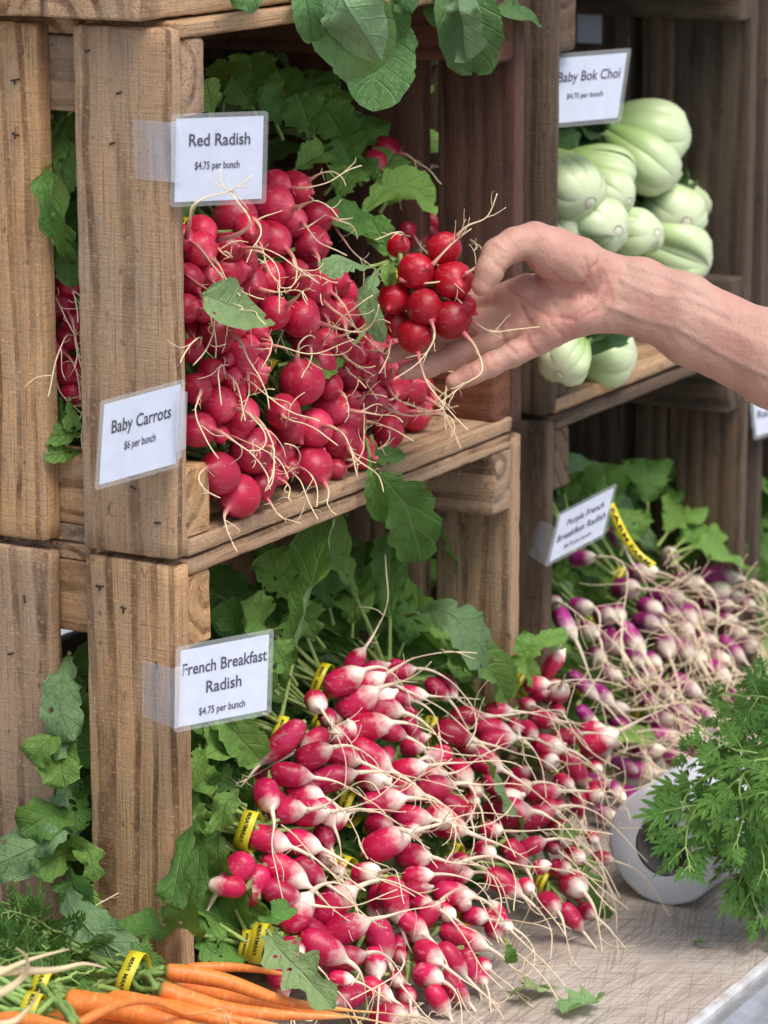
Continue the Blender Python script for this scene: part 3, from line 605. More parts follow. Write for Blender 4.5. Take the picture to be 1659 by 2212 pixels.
C_ = [(235, 690, 82), (255, 838, 106), (395, 790, 62), (505, 800, 110), (390, 935, 95), (312, 1060, 112, .4, .3, .8), (405, 1205, 88), (290, 1240, 60), (662, 885, 96), (805, 900, 112, .9, .2, .3), (620, 1035, 92), (820, 985, 84), (780, 720, 100), (675, 700, 92), (560, 595, 82), (100, 415, 92), (255, 440, 92), (285, 215, 120), (65, 225, 100), (165, 60, 92), (350, 170, 75), (520, 460, 102), (400, 490, 70), (860, 705, 66), (305, 560, 75), (620, 480, 90), (700, 560, 95), (640, 390, 85), (560, 340, 70), (470, 640, 75)]
P_ = [(830, 330, 40), (862, 362, 34), (808, 352, 30), (840, 305, 28), (935, 480, 27), (903, 522, 26), (925, 505, 25), (880, 500, 22), (945, 540, 26)]
RR = [(329.2 + .2315 * e[0], 329.2 + .2315 * e[1], .2315 * e[2] * 1.24) + tuple(e[3:]) for e in A_] + [(329.2 + .2315 * e[0], 685.8 + .2315 * e[1], .2315 * e[2] * 1.12) + tuple(e[3:]) for e in B_] + [(630.9 + .3307 * e[0], 603.5 + .3307 * e[1], .3307 * e[2] * 1.15) + tuple(e[3:]) for e in C_] + P_
rr_y = fit([(400, 600, .03), (430, 900, .014), (520, 1090, .002), (590, 430, .05), (700, 420, .065), (690, 1000, -.004), (740, 800, .02), (600, 650, .03), (760, 640, .05), (880, 930, .045), (830, 800, .04), (900, 870, .05), (600, 850, .012), (850, 600, .07), (920, 500, .10), (830, 340, .14)])
P = np.array([at(e[0], e[1], Y=rr_y(e[0], e[1])) for e in RR]); rad = np.array([e[2] * depth(p) / FPX for e, p in zip(RR, P)])
P = relax(P, rad, .90); P[:, 2] = np.maximum(P[:, 2], .0165 + rad)
RB = [Bunch(470, 490, 'red radish bunch under the Red Radish card, two roots crossing the card', S=(.1, 1, .2)), Bunch(640, 415, 'topmost red radish bunch at the right edge of the Red Radish card, roots curling upward', up=.55, L=.19, nl=13), Bunch(610, 575, 'red radish bunch in the middle of the upper heap just above the loose grey-green leaf'),
      Bunch(425, 680, 'red radish bunch against the crate post halfway between its two cards', S=(.15, 1, .1)), Bunch(570, 715, 'red radish bunch partly covered by the loose grey-green leaf'), Bunch(735, 665, 'shaded red radish bunch left of the small hanging leaf', up=.5), Bunch(470, 850, 'red radish bunch at the right edge of the Baby Carrots card', S=(.15, 1, .1)),
      Bunch(520, 1010, 'lowest red radish bunch at the left end of the shelf, hanging roots over its edge', S=(.25, 1, .05)), Bunch(645, 835, 'red radish bunch with one large bright radish whose root stands straight up'), Bunch(730, 965, 'red radish bunch with a yellow band at the front of the shelf edge', S=(-.35, 1, .05)),
      Bunch(815, 775, 'dark red radish bunch below the hand bunch in the middle of the heap'), Bunch(880, 905, 'red radish bunch lying at the right end of the heap on bare shelf boards'), Bunch(835, 335, 'small red radish bunch deep in the crate under hanging dark leaves', up=.5, L=.17), Bunch(915, 505, 'red radish bunch mostly hidden just behind the hand-held bunch', up=.6)]
for e, p, r in zip(RR, P, rad):
    b = min(RB, key=lambda q: (q.x - e[0]) ** 2 + (q.y - e[1]) ** 2)
    d = unit(img_dir(*e[3:6]) + rv(.12)) if len(e) > 3 else unit(V(.05, -1, -.05) + rv(.5) - FWD * .35)
    if d @ FWD > .35: d = unit(d - FWD * .5)
    b.items.append(dict(A=p, B=p + d * r, r=r, prof=RRP, rk=.16))
for _ in range(70):                                # radishes of the layer behind, seen in the gaps
    i = NR.integers(len(RR)); q = P[i] + RGT * NR.uniform(-.02, .02) + UPV * NR.uniform(-.02, .02) + FWD * NR.uniform(.024, .034)
    if RR[i][1] < 400 or q[2] < .03 or q[0] < .035: continue
    b = min(RB, key=lambda b_: (b_.x - RR[i][0]) ** 2 + (b_.y - RR[i][1]) ** 2); d = unit(V(.05, -1, -.05) + rv(.4)); r = NR.uniform(.012, .0155)
    b.items.append(dict(hid=1, A=q, B=q + d * r, r=r, prof=RRP, rk=.13))
def hero_leaves_rr(b):
    def ex(mb):
        if b is RB[1]:
            for pts, w in (([(610, 300, .13), (560, 190, .11)], 120), ([(690, 330, .14), (640, 200, .14)], 130), ([(560, 260, .16), (500, 160, .15)], 110), ([(760, 330, .16), (700, 230, .15)], 120), ([(740, 300, .18), (800, 180, .17)], 110), ([(640, 280, .2), (600, 150, .2)], 120), ([(470, 300, .1), (445, 170, .075)], 75), ([(620, 380, .1), (700, 330, .09)], 90)): hero(mb, pts, w, tilt=(R.uniform(-.3, .3), R.uniform(-.1, .5)), ruf=.25)
        if b is RB[12]:
            for pts, w in (([(850, 300, .14), (900, 170, .15)], 130), ([(870, 380, .12), (930, 280, .12)], 120), ([(880, 260, .18), (850, 130, .19)], 130), ([(820, 460, .09), (870, 390, .09)], 110), ([(700, 420, .12), (780, 340, .12)], 130), ([(720, 380, .15), (790, 250, .15)], 150), ([(800, 420, .10), (850, 330, .11)], 120), ([(660, 260, .2), (680, 150, .2)], 140), ([(560, 220, .2), (540, 120, .2)], 130), ([(830, 250, .2), (800, 150, .2)], 130), ([(480, 240, .17), (500, 140, .17)], 120), ([(780, 300, .17), (850, 190, .16)], 120), ([(850, 330, .17), (870, 200, .16)], 130), ([(780, 400, .12), (730, 300, .13)], 120), ([(900, 330, .16), (840, 260, .15)], 110), ([(720, 450, .1), (760, 360, .1)], 110), ([(700, 300, .17), (720, 190, .16)], 120)): hero(mb, pts, w, tilt=(R.uniform(-.3, .3), R.uniform(-.1, .4)), ruf=.25)
        if b is RB[13]:
            for pts, w in (([(770, 470, .07), (860, 400, .055), (940, 440, .05)], 112), ([(890, 565, .065), (800, 500, .05), (695, 455, .06)], 100), ([(880, 600, .05), (830, 520, .04), (800, 470, .05)], 80)): hero(mb, pts, w, pet=.12, ruf=.15)
        if b is RB[9]:
            hero(mb, [(800, 940, .0), (820, 985, -.008), (868, 972, -.006)], 60, pet=.2)
            hero(mb, [(790, 950, .0), (805, 1010, -.014), (815, 1060, -.018), (822, 1125, -.016)], 62, pet=.22, tilt=(-.3, -.3))
            hero(mb, [(800, 1000, .0), (835, 1040, -.016), (880, 1100, -.022), (912, 1215, -.018)], 150, pet=.2, tilt=(.1, -.25), ruf=.35)
        if b is RB[10]: hero(mb, [(800, 700, .03), (720, 790, .01), (650, 790, .012)], 70, pet=.3)
        if b is RB[8]: hero(mb, [(600, 790, .03), (660, 785, .018), (735, 815, .022)], 60, pet=.3)
    return ex
for b in RB:
    for it in b.items:
        c = it['B'] - unit(it['B'] - it['A']) * it['r']; d = unit(it['B'] - it['A']); it['A'] = c; it['B'] = c + d * it['r'] * R.choice((1, 1, 1.06, .9, 1.18, .86))
# the profile is about the centre: t = -1 is the crown, +1 the tip
for b in RB:
    o_ = grow(b, 'red_radish_bunch', 'radish bunch', 'bunches of round red radishes', M_RED, M_RROOT, extra=hero_leaves_rr(b), nl=8, L=.15, wid=.055, up=.25, td=.036, rootkw=dict(L=(.035, .085), g=.05, wig=.30, hairs=4, twig=1), tie=b in (RB[9], RB[0], RB[8], RB[11]))

    if b is RB[0]:
        wc = depth(at(366, 440, Y=-.003)) - .006
        for q in ([(403, 512, wc + .06), (410, 477, wc + .01), (416, 445, wc), (449, 425, wc), (491, 415, wc), (516, 402, wc), (545, 378, wc)], [(470, 520, wc + .05), (512, 507, wc + .02), (538, 488, wc + .005), (538, 470, wc), (521, 446, wc), (503, 423, wc), (487, 408, wc), (477, 390, wc), (474, 366, wc)]):
            mb = MB(); path_tail(mb, q, .0024); mb.build('root', M_RROOT, o_)
# the bunch in the hand
HW = 2.585
hb = Bunch(930, 640, 'glossy red radish bunch held up by the hand, roots dangling', td=.03, nl=0, S=(.1, 1, .1))
for e in [(961, 535, 37, 0, .6, -.5, .5, [(985, 512), (1010, 488), (1052, 468), (1074, 418)]), (899, 585, 41, -.006, .5, -.1, .8, [(933, 573), (975, 528), (1018, 494)]), (978, 606, 43, -.004, .3, .3, .8, [(1006, 592), (1026, 578), (1044, 562)]), (917, 664, 39, -.012, .45, .7, .5, [(930, 690), (938, 730), (905, 782), (850, 820)]), (976, 692, 43, -.006, .6, .7, .3, [(1000, 718), (1028, 752), (1041, 802), (1000, 832), (948, 872)]), (1000, 662, 30, .012, .9, .5, .1, [(1016, 690), (1060, 716), (1110, 712), (1165, 706)]), (897, 726, 38, -.004, .15, .9, .3, [(902, 760), (922, 826), (975, 892), (1012, 930)]), (852, 646, 36, .004, -.3, .5, .6, [(862, 604), (915, 612), (985, 602), (1012, 588)]), (858, 700, 32, .016, -.3, .8, .4, None), (935, 620, 34, .022, .2, .2, .9, None), (860, 530, 26, .04, .3, -.5, .7, None)]:
    w = HW + e[3]; p = at(e[0], e[1], w=w); r = e[2] * w / FPX; d = unit(img_dir(*e[4:7]))
    hb.items.append(dict(A=p, B=p + d * r, r=r, prof=RRP, rk=.13, path=[(x, y, w - .016 - .002 * i) for i, (x, y) in enumerate(e[7])] if e[7] else None))
def hbx(mb):
    hero(mb, [(850, 560, .01), (800, 575, -.03), (735, 565, -.035), (700, 592, -.03)], 76, flip=1, pet=.3, tilt=(0, .2), ruf=.1)
    hero(mb, [(850, 560, .01), (815, 590, -.03), (800, 650, -.035), (830, 740, -.03)], 62, flip=1, pet=.25, tilt=(.3, -.3), ruf=.4)
    hero(mb, [(870, 560, .01), (840, 580, -.03), (845, 615, -.03)], 44, pet=.2, ruf=.3)
grow(hb, 'red_radish_bunch', 'radish bunch', 'bunches of round red radishes', M_FRESH, M_RROOT, extra=hbx, tie=True, rootkw=dict(L=(.03, .05)))

# bunches seen through the gap between the left slats
gb = Bunch(120, 640, 'red radish bunch seen between the two left slats below a ragged leaf', nl=0); gb2 = Bunch(140, 760, 'red radish bunch low between the two left slats above two rounded leaves', nl=0)
for e in [(108, 582, 38), (124, 652, 43), (150, 610, 34), (165, 700, 36)]:
    p = at(e[0], e[1], X=.045); r = e[2] * depth(p) / FPX; d = unit(V(-.5, -.6, -.2) + rv(.3)); gb.items.append(dict(A=p, B=p + d * r, r=r, prof=RRP, rk=.13))
for e in [(118, 748, 38), (152, 722, 33), (152, 802, 34), (120, 800, 30), (160, 850, 30)]:
    p = at(e[0], e[1], X=.045); r = e[2] * depth(p) / FPX; d = unit(V(-.5, -.6, -.2) + rv(.3)); gb2.items.append(dict(A=p, B=p + d * r, r=r, prof=RRP, rk=.13))
XP = lambda x, y, X: at(x, y, X=X)
def xleaf(mb, pts, wpx, kind='radish', n=None, **k):  # leaf between the left slats
    P = [XP(*p) for p in pts]; leaf(mb, P, wpx * depth(P[0]) / FPX, unit(-FWD + RGT * R.uniform(-.4, .4) + UPV * R.uniform(-.2, .5)) if n is None else n, kind, **k)
def g1(mb):
    xleaf(mb, [(150, 240, .06), (110, 330, .03), (118, 460, .01), (150, 540, .02)], 88, 'oak', ruf=.2, pet=.05); xleaf(mb, [(110, 250, .05), (128, 330, .035), (140, 420, .03)], 90, pet=.05); xleaf(mb, [(110, 340, .03), (92, 400, -.01), (120, 500, .0), (160, 570, .03)], 60, 'oak', ruf=.4, pet=.05); xleaf(mb, [(110, 480, .04), (140, 540, .035), (160, 620, .03)], 80, pet=.05)
def g2(mb):
    xleaf(mb, [(100, 810, .05), (110, 870, .03), (130, 940, .02)], 85, pet=.1); xleaf(mb, [(185, 925, .04), (140, 940, .015), (92, 940, .005)], 62, pet=.1, ruf=.08); xleaf(mb, [(185, 975, .04), (140, 980, .012), (94, 985, .0)], 52, pet=.1, ruf=.08); xleaf(mb, [(150, 860, .03), (155, 900, .02), (165, 930, .02)], 50, pet=.1)
grow(gb, 'red_radish_bunch', 'radish bunch', 'bunches of round red radishes', M_RED, M_RROOT, extra=g1, tie=False, T=at(150, 600, X=.11)); grow(gb2, 'red_radish_bunch', 'radish bunch', 'bunches of round red radishes', M_RED, M_RROOT, extra=g2, tie=False, T=at(150, 760, X=.11))

# French breakfast radishes: (crown x, y, tip x, y, r)
D_ = [(900, 250, 960, 170, 76), (760, 410, 900, 340, 116), (970, 440, 1090, 370, 96), (1110, 320, 1195, 370, 80), (1250, 310, 1350, 290, 76), (870, 600, 1010, 510, 128), (1090, 580, 1220, 610, 110), (1210, 500, 1330, 520, 76), (1330, 480, 1450, 490, 76), (595, 530, 625, 565, 92), (695, 665, 715, 690, 80), (450, 770, 230, 980, 104), (640, 830, 560, 880, 90), (810, 840, 780, 810, 98), (950, 760, 1110, 735, 124), (1150, 760, 1260, 800, 90), (1360, 730, 1400, 800, 74), (960, 940, 1120, 1040, 122), (770, 980, 880, 1010, 100), (520, 1010, 640, 960, 114), (320, 1130, 480, 1150, 104), (610, 1200, 830, 1150, 114), (1020, 1160, 1100, 1180, 108), (1200, 960, 1200, 1000, 60), (1280, 1120, 1420, 1090, 100), (1350, 920, 1430, 920, 70), (1640, 1000, 1560, 1000, 90), (1480, 1150, 1610, 1140, 70), (1470, 1280, 1640, 1240, 110), (1260, 1270, 1390, 1290, 90), (1080, 1370, 1220, 1350, 120), (190, 1270, 225, 1350, 116), (290, 1440, 420, 1430, 116), (450, 1290, 570, 1310, 110), (480, 1460, 610, 1450, 116), (660, 1390, 710, 1480, 90), (690, 1510, 780, 1470, 90), (730, 1560, 820, 1500, 70), (1310, 1490, 1450, 1500, 110), (1370, 1600, 1420, 1600, 70), (1590, 1480, 1650, 1500, 105), (1080, 1560, 1160, 1560, 95)]
G_ = [(590, 360, 720, 400, 100), (840, 390, 950, 420, 100), (470, 560, 360, 680, 108), (430, 730, 290, 710, 80), (690, 555, 850, 655, 110), (660, 740, 820, 800, 95), (890, 580, 1000, 650, 88), (820, 970, 900, 860, 114), (1040, 900, 1190, 800, 124), (1250, 750, 1230, 720, 60), (1150, 1050, 1290, 1000, 110), (960, 1130, 1110, 1200, 124), (1120, 1270, 1270, 1230, 100), (800, 1160, 860, 1180, 80), (700, 1270, 760, 1450, 86), (1440, 1030, 1490, 1160, 110), (1420, 1240, 1440, 1310, 90), (1280, 1510, 1210, 1530, 90), (1330, 640, 1400, 620, 90), (1420, 450, 1600, 370, 112), (1550, 740, 1590, 880, 112), (1040, 330, 1080, 390, 70), (1060, 510, 1080, 510, 70), (1140, 1390, 1220, 1400, 70), (1390, 1440, 1490, 1500, 84), (1590, 1390, 1600, 1400, 62), (1610, 1215, 1620, 1220, 62), (1480, 1680, 1580, 1660, 110)]
H_ = [(90, 500, 190, 500, 95), (120, 650, 215, 640, 75), (260, 660, 400, 590, 100), (430, 650, 510, 630, 75), (350, 760, 490, 780, 90), (160, 840, 230, 850, 80), (220, 960, 280, 890, 75), (350, 900, 395, 920, 70), (90, 960, 180, 1030, 80), (400, 1050, 600, 1130, 92), (220, 1180, 290, 1230, 90), (370, 1190, 470, 1310, 86), (530, 1220, 590, 1380, 70), (210, 1360, 290, 1380, 90), (80, 1510, 100, 1520, 75), (380, 1400, 490, 1510, 80), (290, 1510, 360, 1610, 76), (310, 250, 430, 290, 110), (770, 190, 900, 180, 115), (930, 260, 1090, 190, 95), (680, 310, 740, 310, 66), (540, 150, 550, 190, 56), (850, 440, 910, 520, 80), (940, 450, 1040, 410, 70), (1150, 410, 1170, 430, 66), (730, 650, 850, 730, 92), (640, 450, 690, 470, 70), (470, 530, 510, 530, 60), (1180, 590, 1235, 590, 70), (1110, 830, 1150, 860, 80), (1280, 690, 1330, 720, 96), (1250, 890, 1330, 990, 66), (1380, 890, 1420, 910, 62), (1300, 490, 1340, 510, 70), (1490, 510, 1545, 520, 56), (950, 710, 980, 730, 60), (550, 930, 620, 940, 70), (640, 940, 740, 970, 70), (710, 1030, 740, 1060, 60), (790, 990, 820, 1010, 60), (640, 1280, 670, 1300, 52), (630, 1380, 650, 1400, 50), (1120, 150, 1150, 170, 72), (1340, 100, 1350, 170, 60), (1430, 60, 1475, 60, 60), (1160, 280, 1190, 290, 52), (1440, 360, 1460, 380, 50), (20, 1640, 110, 1660, 90)]
E_ = [(210, 990, 330, 1030, 106), (320, 870, 450, 870, 86), (590, 830, 690, 830, 76), (510, 960, 670, 1000, 100), (560, 1070, 700, 1060, 90), (370, 1100, 430, 1100, 80), (200, 1190, 110, 1220, 95), (470, 1210, 580, 1260, 106), (320, 1300, 370, 1370, 95), (580, 1400, 650, 1480, 76), (450, 1470, 480, 1480, 72), (100, 610, 190, 690, 72), (250, 660, 280, 690, 52), (1050, 510, 1100, 400, 70), (910, 620, 1000, 610, 70), (870, 780, 900, 780, 62), (1070, 690, 1110, 650, 106), (1130, 830, 1150, 840, 62), (970, 890, 1060, 900, 86), (880, 970, 920, 1010, 76), (770, 940, 790, 970, 62), (990, 1100, 1100, 1120, 95), (1140, 1060, 1260, 1030, 80), (1400, 1110, 1520, 1050, 110), (1370, 980, 1450, 970, 72), (1230, 1230, 1320, 1370, 86), (1430, 1290, 1450, 1300, 56), (1030, 1250, 1080, 1240, 76), (1160, 1400, 1210, 1430, 72), (1430, 1450, 1450, 1500, 62), (770, 1490, 850, 1450, 90), (940, 1500, 1060, 1490, 100), (1300, 1540, 1320, 1600, 66), (1120, 1590, 1150, 1600, 62), (420, 1560, 450, 1570, 62)]
def T4(L, ox, oy, s, k=1.0): return [(ox + s * a, oy + s * b, ox + s * c, oy + s * d, s * r * k) for a, b, c, d, r in L]
FB = T4(D_, 521.2, 1371.5, .26455) + T4(G_, 384.0, 1700.7, .29762) + T4(H_, 850.3, 1700.7, .29762) + T4(E_, 905.2, 1316.6, .26455)
fb_y = fit([(760, 1420, .02), (500, 1880, 0), (640, 1500, .012), (800, 2150, -.085), (1000, 2200, -.16), (1330, 1950, -.145), (1250, 1640, -.10), (1180, 1450, -.03), (920, 1450, .03), (600, 2000, -.035), (900, 1750, -.05), (620, 1750, -.005), (620, 2110, -.06), (1100, 1850, -.105), (1200, 1980, -.14)])
def place_long(L, surf, zmin, fac=.92, lmin=1.15):
    out = []
    for x1, y1, x2, y2, r in L:
        xm, ym = (x1 + x2) / 2, (y1 + y2) / 2; p = at(xm, ym, Y=surf(xm, ym)); k = depth(p) / FPX; rw = r * k
        pr = math.hypot(x2 - x1, y2 - y1) * k; need = lmin * rw; dz = math.sqrt(max(0, need ** 2 - pr ** 2)) + .12 * rw
        out.append((p, img_dir((x2 - x1) * k, (y2 - y1) * k, dz), rw))
    P = relax(np.array([o[0] for o in out]), np.array([o[2] for o in out]), fac); res = []
    for p, (_, d, r) in zip(P, out):
        lo = min((p + d / 2)[2], (p - d / 2)[2]) - r
        if lo < zmin: p = p + V(0, 0, zmin - lo)
        u = unit(d); A = p - d / 2 - u * r * .82; B = p + d / 2 + u * r * 1.05; res.append((A, B, r))
    return res
FBs = [Bunch(760, 1470, 'pink and white radish bunch at the crest of the heap, its yellow band standing up', up=.5, nl=14, L=.19, tr=.017), Bunch(770, 1570, 'pink and white radish bunch just below the crest, blunt pale ends facing out', up=.4, nl=11), Bunch(600, 1600, 'pink radish bunch with one long radish pointing down left over the greens', up=.2, S=(-.25, 1, .2)), Bunch(640, 1730, 'pink and white radish bunch with a yellow band right of the crate post', S=(-.15, 1, .12), T=(540, 1795, .004), tr=.0165, tw=.0125, nl=10), Bunch(820, 1680, 'pink radish bunch in the middle of the heap above a folded yellow band', T=(757, 1745, .0), tr=.016, tw=.012),
       Bunch(600, 1860, 'pink radish bunch with one radish hanging apart at its left, root pointing at the post', S=(-.3, 1, -.05)), Bunch(880, 1780, 'pink and white radish bunch with pale tips under a tangle of roots'), Bunch(690, 1990, 'big glossy pink radish bunch above the long pale loose leaf', S=(-.2, 1, 0), T=(566, 2038, -.03), tr=.0165, tw=.012), Bunch(830, 1910, 'pink radish bunch with one fat radish dangling its root straight down', T=(742, 1885, -.03), tr=.015, tw=.012), Bunch(930, 1960, 'pink radish bunch with a long cylindrical radish marked by a white spot'), Bunch(600, 2090, 'pink radish bunch peeping out above the carrot tips', S=(-.3, 1, 0)), Bunch(770, 2130, 'pink and white radish bunch at the lower photo edge beside the long loose leaf'), Bunch(950, 2090, 'pink radish bunch at the lower corner of the heap, thick roots trailing onto the table'),
       Bunch(990, 1590, 'pink radish bunch with a bright yellow band below the big pale leaf', S=(-.3, 1, .1), T=(930, 1582, .0), tr=.0155, tw=.011), Bunch(1000, 1690, 'pink radish bunch with pale bulbs in the upper middle of the heap'), Bunch(935, 1470, 'shaded pink radish bunch half hidden under the big pale leaf', up=.6, L=.19, nl=14), Bunch(1090, 1760, 'pair of plump pink radishes and their bunch in the middle right of the heap'), Bunch(1060, 1870, 'pink radish bunch under the thickest tangle of cream roots'), Bunch(1150, 1580, 'pink radish bunch right of the bright leaf, roots reaching to the right'), Bunch(1190, 1480, 'blurred pink radish bunch at the back right crest below a dull leaf', up=.4), Bunch(1250, 1650, 'blurred pink radish bunch next to the purple radishes'), Bunch(1200, 1820, 'blurred pink radish bunch behind the dark hanging leaf'), Bunch(1240, 1930, 'pink radish bunch at the right foot of the heap on the bare table'), Bunch(1080, 2000, 'pale pink radish bunch low at the foot of the heap, roots lying on the table')]
for e, (A, B, r) in zip(FB, place_long(FB, fb_y, TZ + .002)):
    xm, ym = (e[0] + e[2]) / 2, (e[1] + e[3]) / 2; b = min(FBs, key=lambda q: (q.x - xm) ** 2 + (q.y - ym) ** 2)
    b.items.append(dict(A=A, B=B, r=r, prof=FBP, bend=R.uniform(-.12, .12) * r, rk=.2))
def layer_behind(groups, n, zmin):
    allit = [(b, i) for b in groups for i in b.items]
    for _ in range(n):
        b, i = allit[NR.integers(len(allit))]; o = RGT * NR.uniform(-.016, .016) + UPV * NR.uniform(-.014, .014) + FWD * NR.uniform(.016, .026); d = unit(i['B'] - i['A'] + rv(.012)) * np.linalg.norm(i['B'] - i['A']) * .9
        A = i['A'] + o
        if min(A[2], (A + d)[2]) - i['r'] < zmin: continue
        b.items.append(dict(A=A, B=A + d, r=i['r'] * .9, prof=FBP, bend=0, rk=.18, hid=1))
layer_behind(FBs, 60, TZ)
def fbx(b):
    def ex(mb):
        i = FBs.index(b)
        if i == 0:
            for pts, w in (([(620, 1400, .05), (520, 1300, .05)], 120), ([(640, 1330, .09), (575, 1190, .1)], 130), ([(720, 1350, .08), (690, 1220, .1)], 130), ([(700, 1400, .05), (640, 1310, .05)], 120), ([(610, 1450, .03), (545, 1400, .03)], 95), ([(640, 1480, .03), (590, 1390, .03)], 100), ([(600, 1500, .03), (560, 1455, .025)], 80), ([(760, 1380, .06), (770, 1260, .08)], 120), ([(560, 1250, .14), (600, 1180, .15)], 110), ([(680, 1230, .16), (720, 1140, .17)], 120), ([(540, 1390, .06), (480, 1300, .07)], 100)): hero(mb, pts, w, tilt=(R.uniform(-.4, .4), R.uniform(-.1, .5)), ruf=.35)
        if i == 15:
            for pts, w in (([(860, 1380, .07), (820, 1220, .09)], 110), ([(900, 1340, .1), (930, 1180, .13)], 110), ([(860, 1420, .05), (900, 1310, .06)], 110), ([(800, 1400, .07), (860, 1290, .09)], 100), ([(780, 1300, .12), (790, 1170, .13)], 110), ([(940, 1300, .13), (900, 1220, .14)], 100)): hero(mb, pts, w, tilt=(R.uniform(-.4, .4), R.uniform(-.1, .5)), ruf=.4)
            hero(mb, [(880, 1330, .05), (960, 1320, -.01), (1030, 1380, -.035), (1060, 1450, -.03)], 150, flip=1, tilt=(.1, .3), ruf=.25, pet=.12)
            hero(mb, [(950, 1380, .03), (1000, 1420, -.02), (1060, 1450, -.03), (1095, 1510, -.03)], 120, tilt=(0, .1), ruf=.2, pet=.1)
        if i == 19: hero(mb, [(1080, 1420, .0), (1110, 1440, -.02), (1140, 1400, -.03), (1150, 1370, -.03)], 75, ruf=.3); hero(mb, [(1110, 1440, -.01), (1160, 1390, -.03), (1225, 1370, -.04)], 50, ruf=.3); hero(mb, [(1080, 1460, -.01), (1120, 1440, -.03), (1160, 1470, -.03)], 70, ruf=.3)
        if i == 2:
            hero(mb, [(420, 1550, .06), (480, 1560, .02), (560, 1640, .01)], 110, tilt=(-.2, .1)); hero(mb, [(430, 1600, .05), (430, 1640, .02), (400, 1700, .02)], 70)
            hero(mb, [(560, 1540, .05), (510, 1580, .03), (470, 1610, .03)], 100, ruf=.4); hero(mb, [(600, 1560, .03), (540, 1530, .02), (480, 1545, .02)], 90, ruf=.4)
        if i == 3:
            for pts, w in (([(470, 1720, .03), (425, 1660, .03)], 80), ([(520, 1640, .03), (440, 1590, .03)], 110), ([(450, 1800, .03), (405, 1740, .03)], 80), ([(540, 1560, .04), (450, 1500, .05)], 110), ([(520, 1700, .03), (450, 1670, .04)], 90), ([(480, 1600, .05), (410, 1530, .05)], 100), ([(600, 1480, .05), (520, 1440, .06)], 110), ([(480, 1850, .03), (425, 1820, .03)], 80), ([(500, 1960, .02), (440, 1930, .03)], 90)): hero(mb, pts, w, tilt=(R.uniform(-.4, .4), R.uniform(-.1, .5)), ruf=.5, pet=.15)
            hero(mb, [(530, 1740, .0), (490, 1730, -.008), (478, 1790, -.006)], 70, ruf=.7, pet=.1)
        if i == 5:
            for pts, w in (([(420, 1760, .01), (395, 1830, -.012), (375, 1930, -.02), (365, 1960, -.018)], 85), ([(410, 1780, .01), (430, 1850, -.008), (420, 1960, -.01)], 60), ([(400, 1900, .0), (390, 1960, -.016), (420, 2020, -.014)], 100), ([(470, 1790, .01), (470, 1850, .0), (490, 1900, .0)], 80), ([(470, 1890, .01), (500, 1930, -.004), (520, 2000, -.006)], 110)): hero(mb, pts, w, tilt=(-.4, .1), ruf=.6, pet=.06)
        if i == 7: hero(mb, [(560, 1985, -.02), (585, 1975, -.06), (630, 1960, -.06)], 60, ruf=.5, pet=.1); hero(mb, [(430, 2010, .01), (460, 2060, -.01), (520, 2050, -.012)], 90, pet=.05); hero(mb, [(540, 2000, .0), (470, 1990, .0), (440, 2030, .0)], 90, pet=.1); hero(mb, [(520, 2010, .0), (500, 2070, -.01), (440, 2085, -.01)], 60, pet=.1)
        if i == 21: hero(mb, [(1215, 1780, -.10), (1250, 1840, -.125), (1260, 1900, -.135), (1285, 1985, -.14)], 80, 'oak', tilt=(.2, -.2), ruf=.3); hero(mb, [(1170, 1790, -.09), (1210, 1800, -.12), (1235, 1790, -.12)], 50)
        if i == 22: hero(mb, [(1270, 1930, -.12), (1290, 1950, -.14), (1300, 1990, -.145)], 60)
        if i == 17: hero(mb, [(1090, 2030, -.15), (1100, 2050, -.165), (1105, 2080, -.165)], 36)
    return ex
for b in FBs:
    grow(b, 'pink_radish_bunch', 'radish bunch', 'bunches of long pink and white radishes', M_FB, M_ROOT, extra=fbx(b), nl=8, L=.16, wid=.052, up=.25, rootkw=dict(L=(.045, .105), g=.055, wig=.20, hairs=4, twig=1))

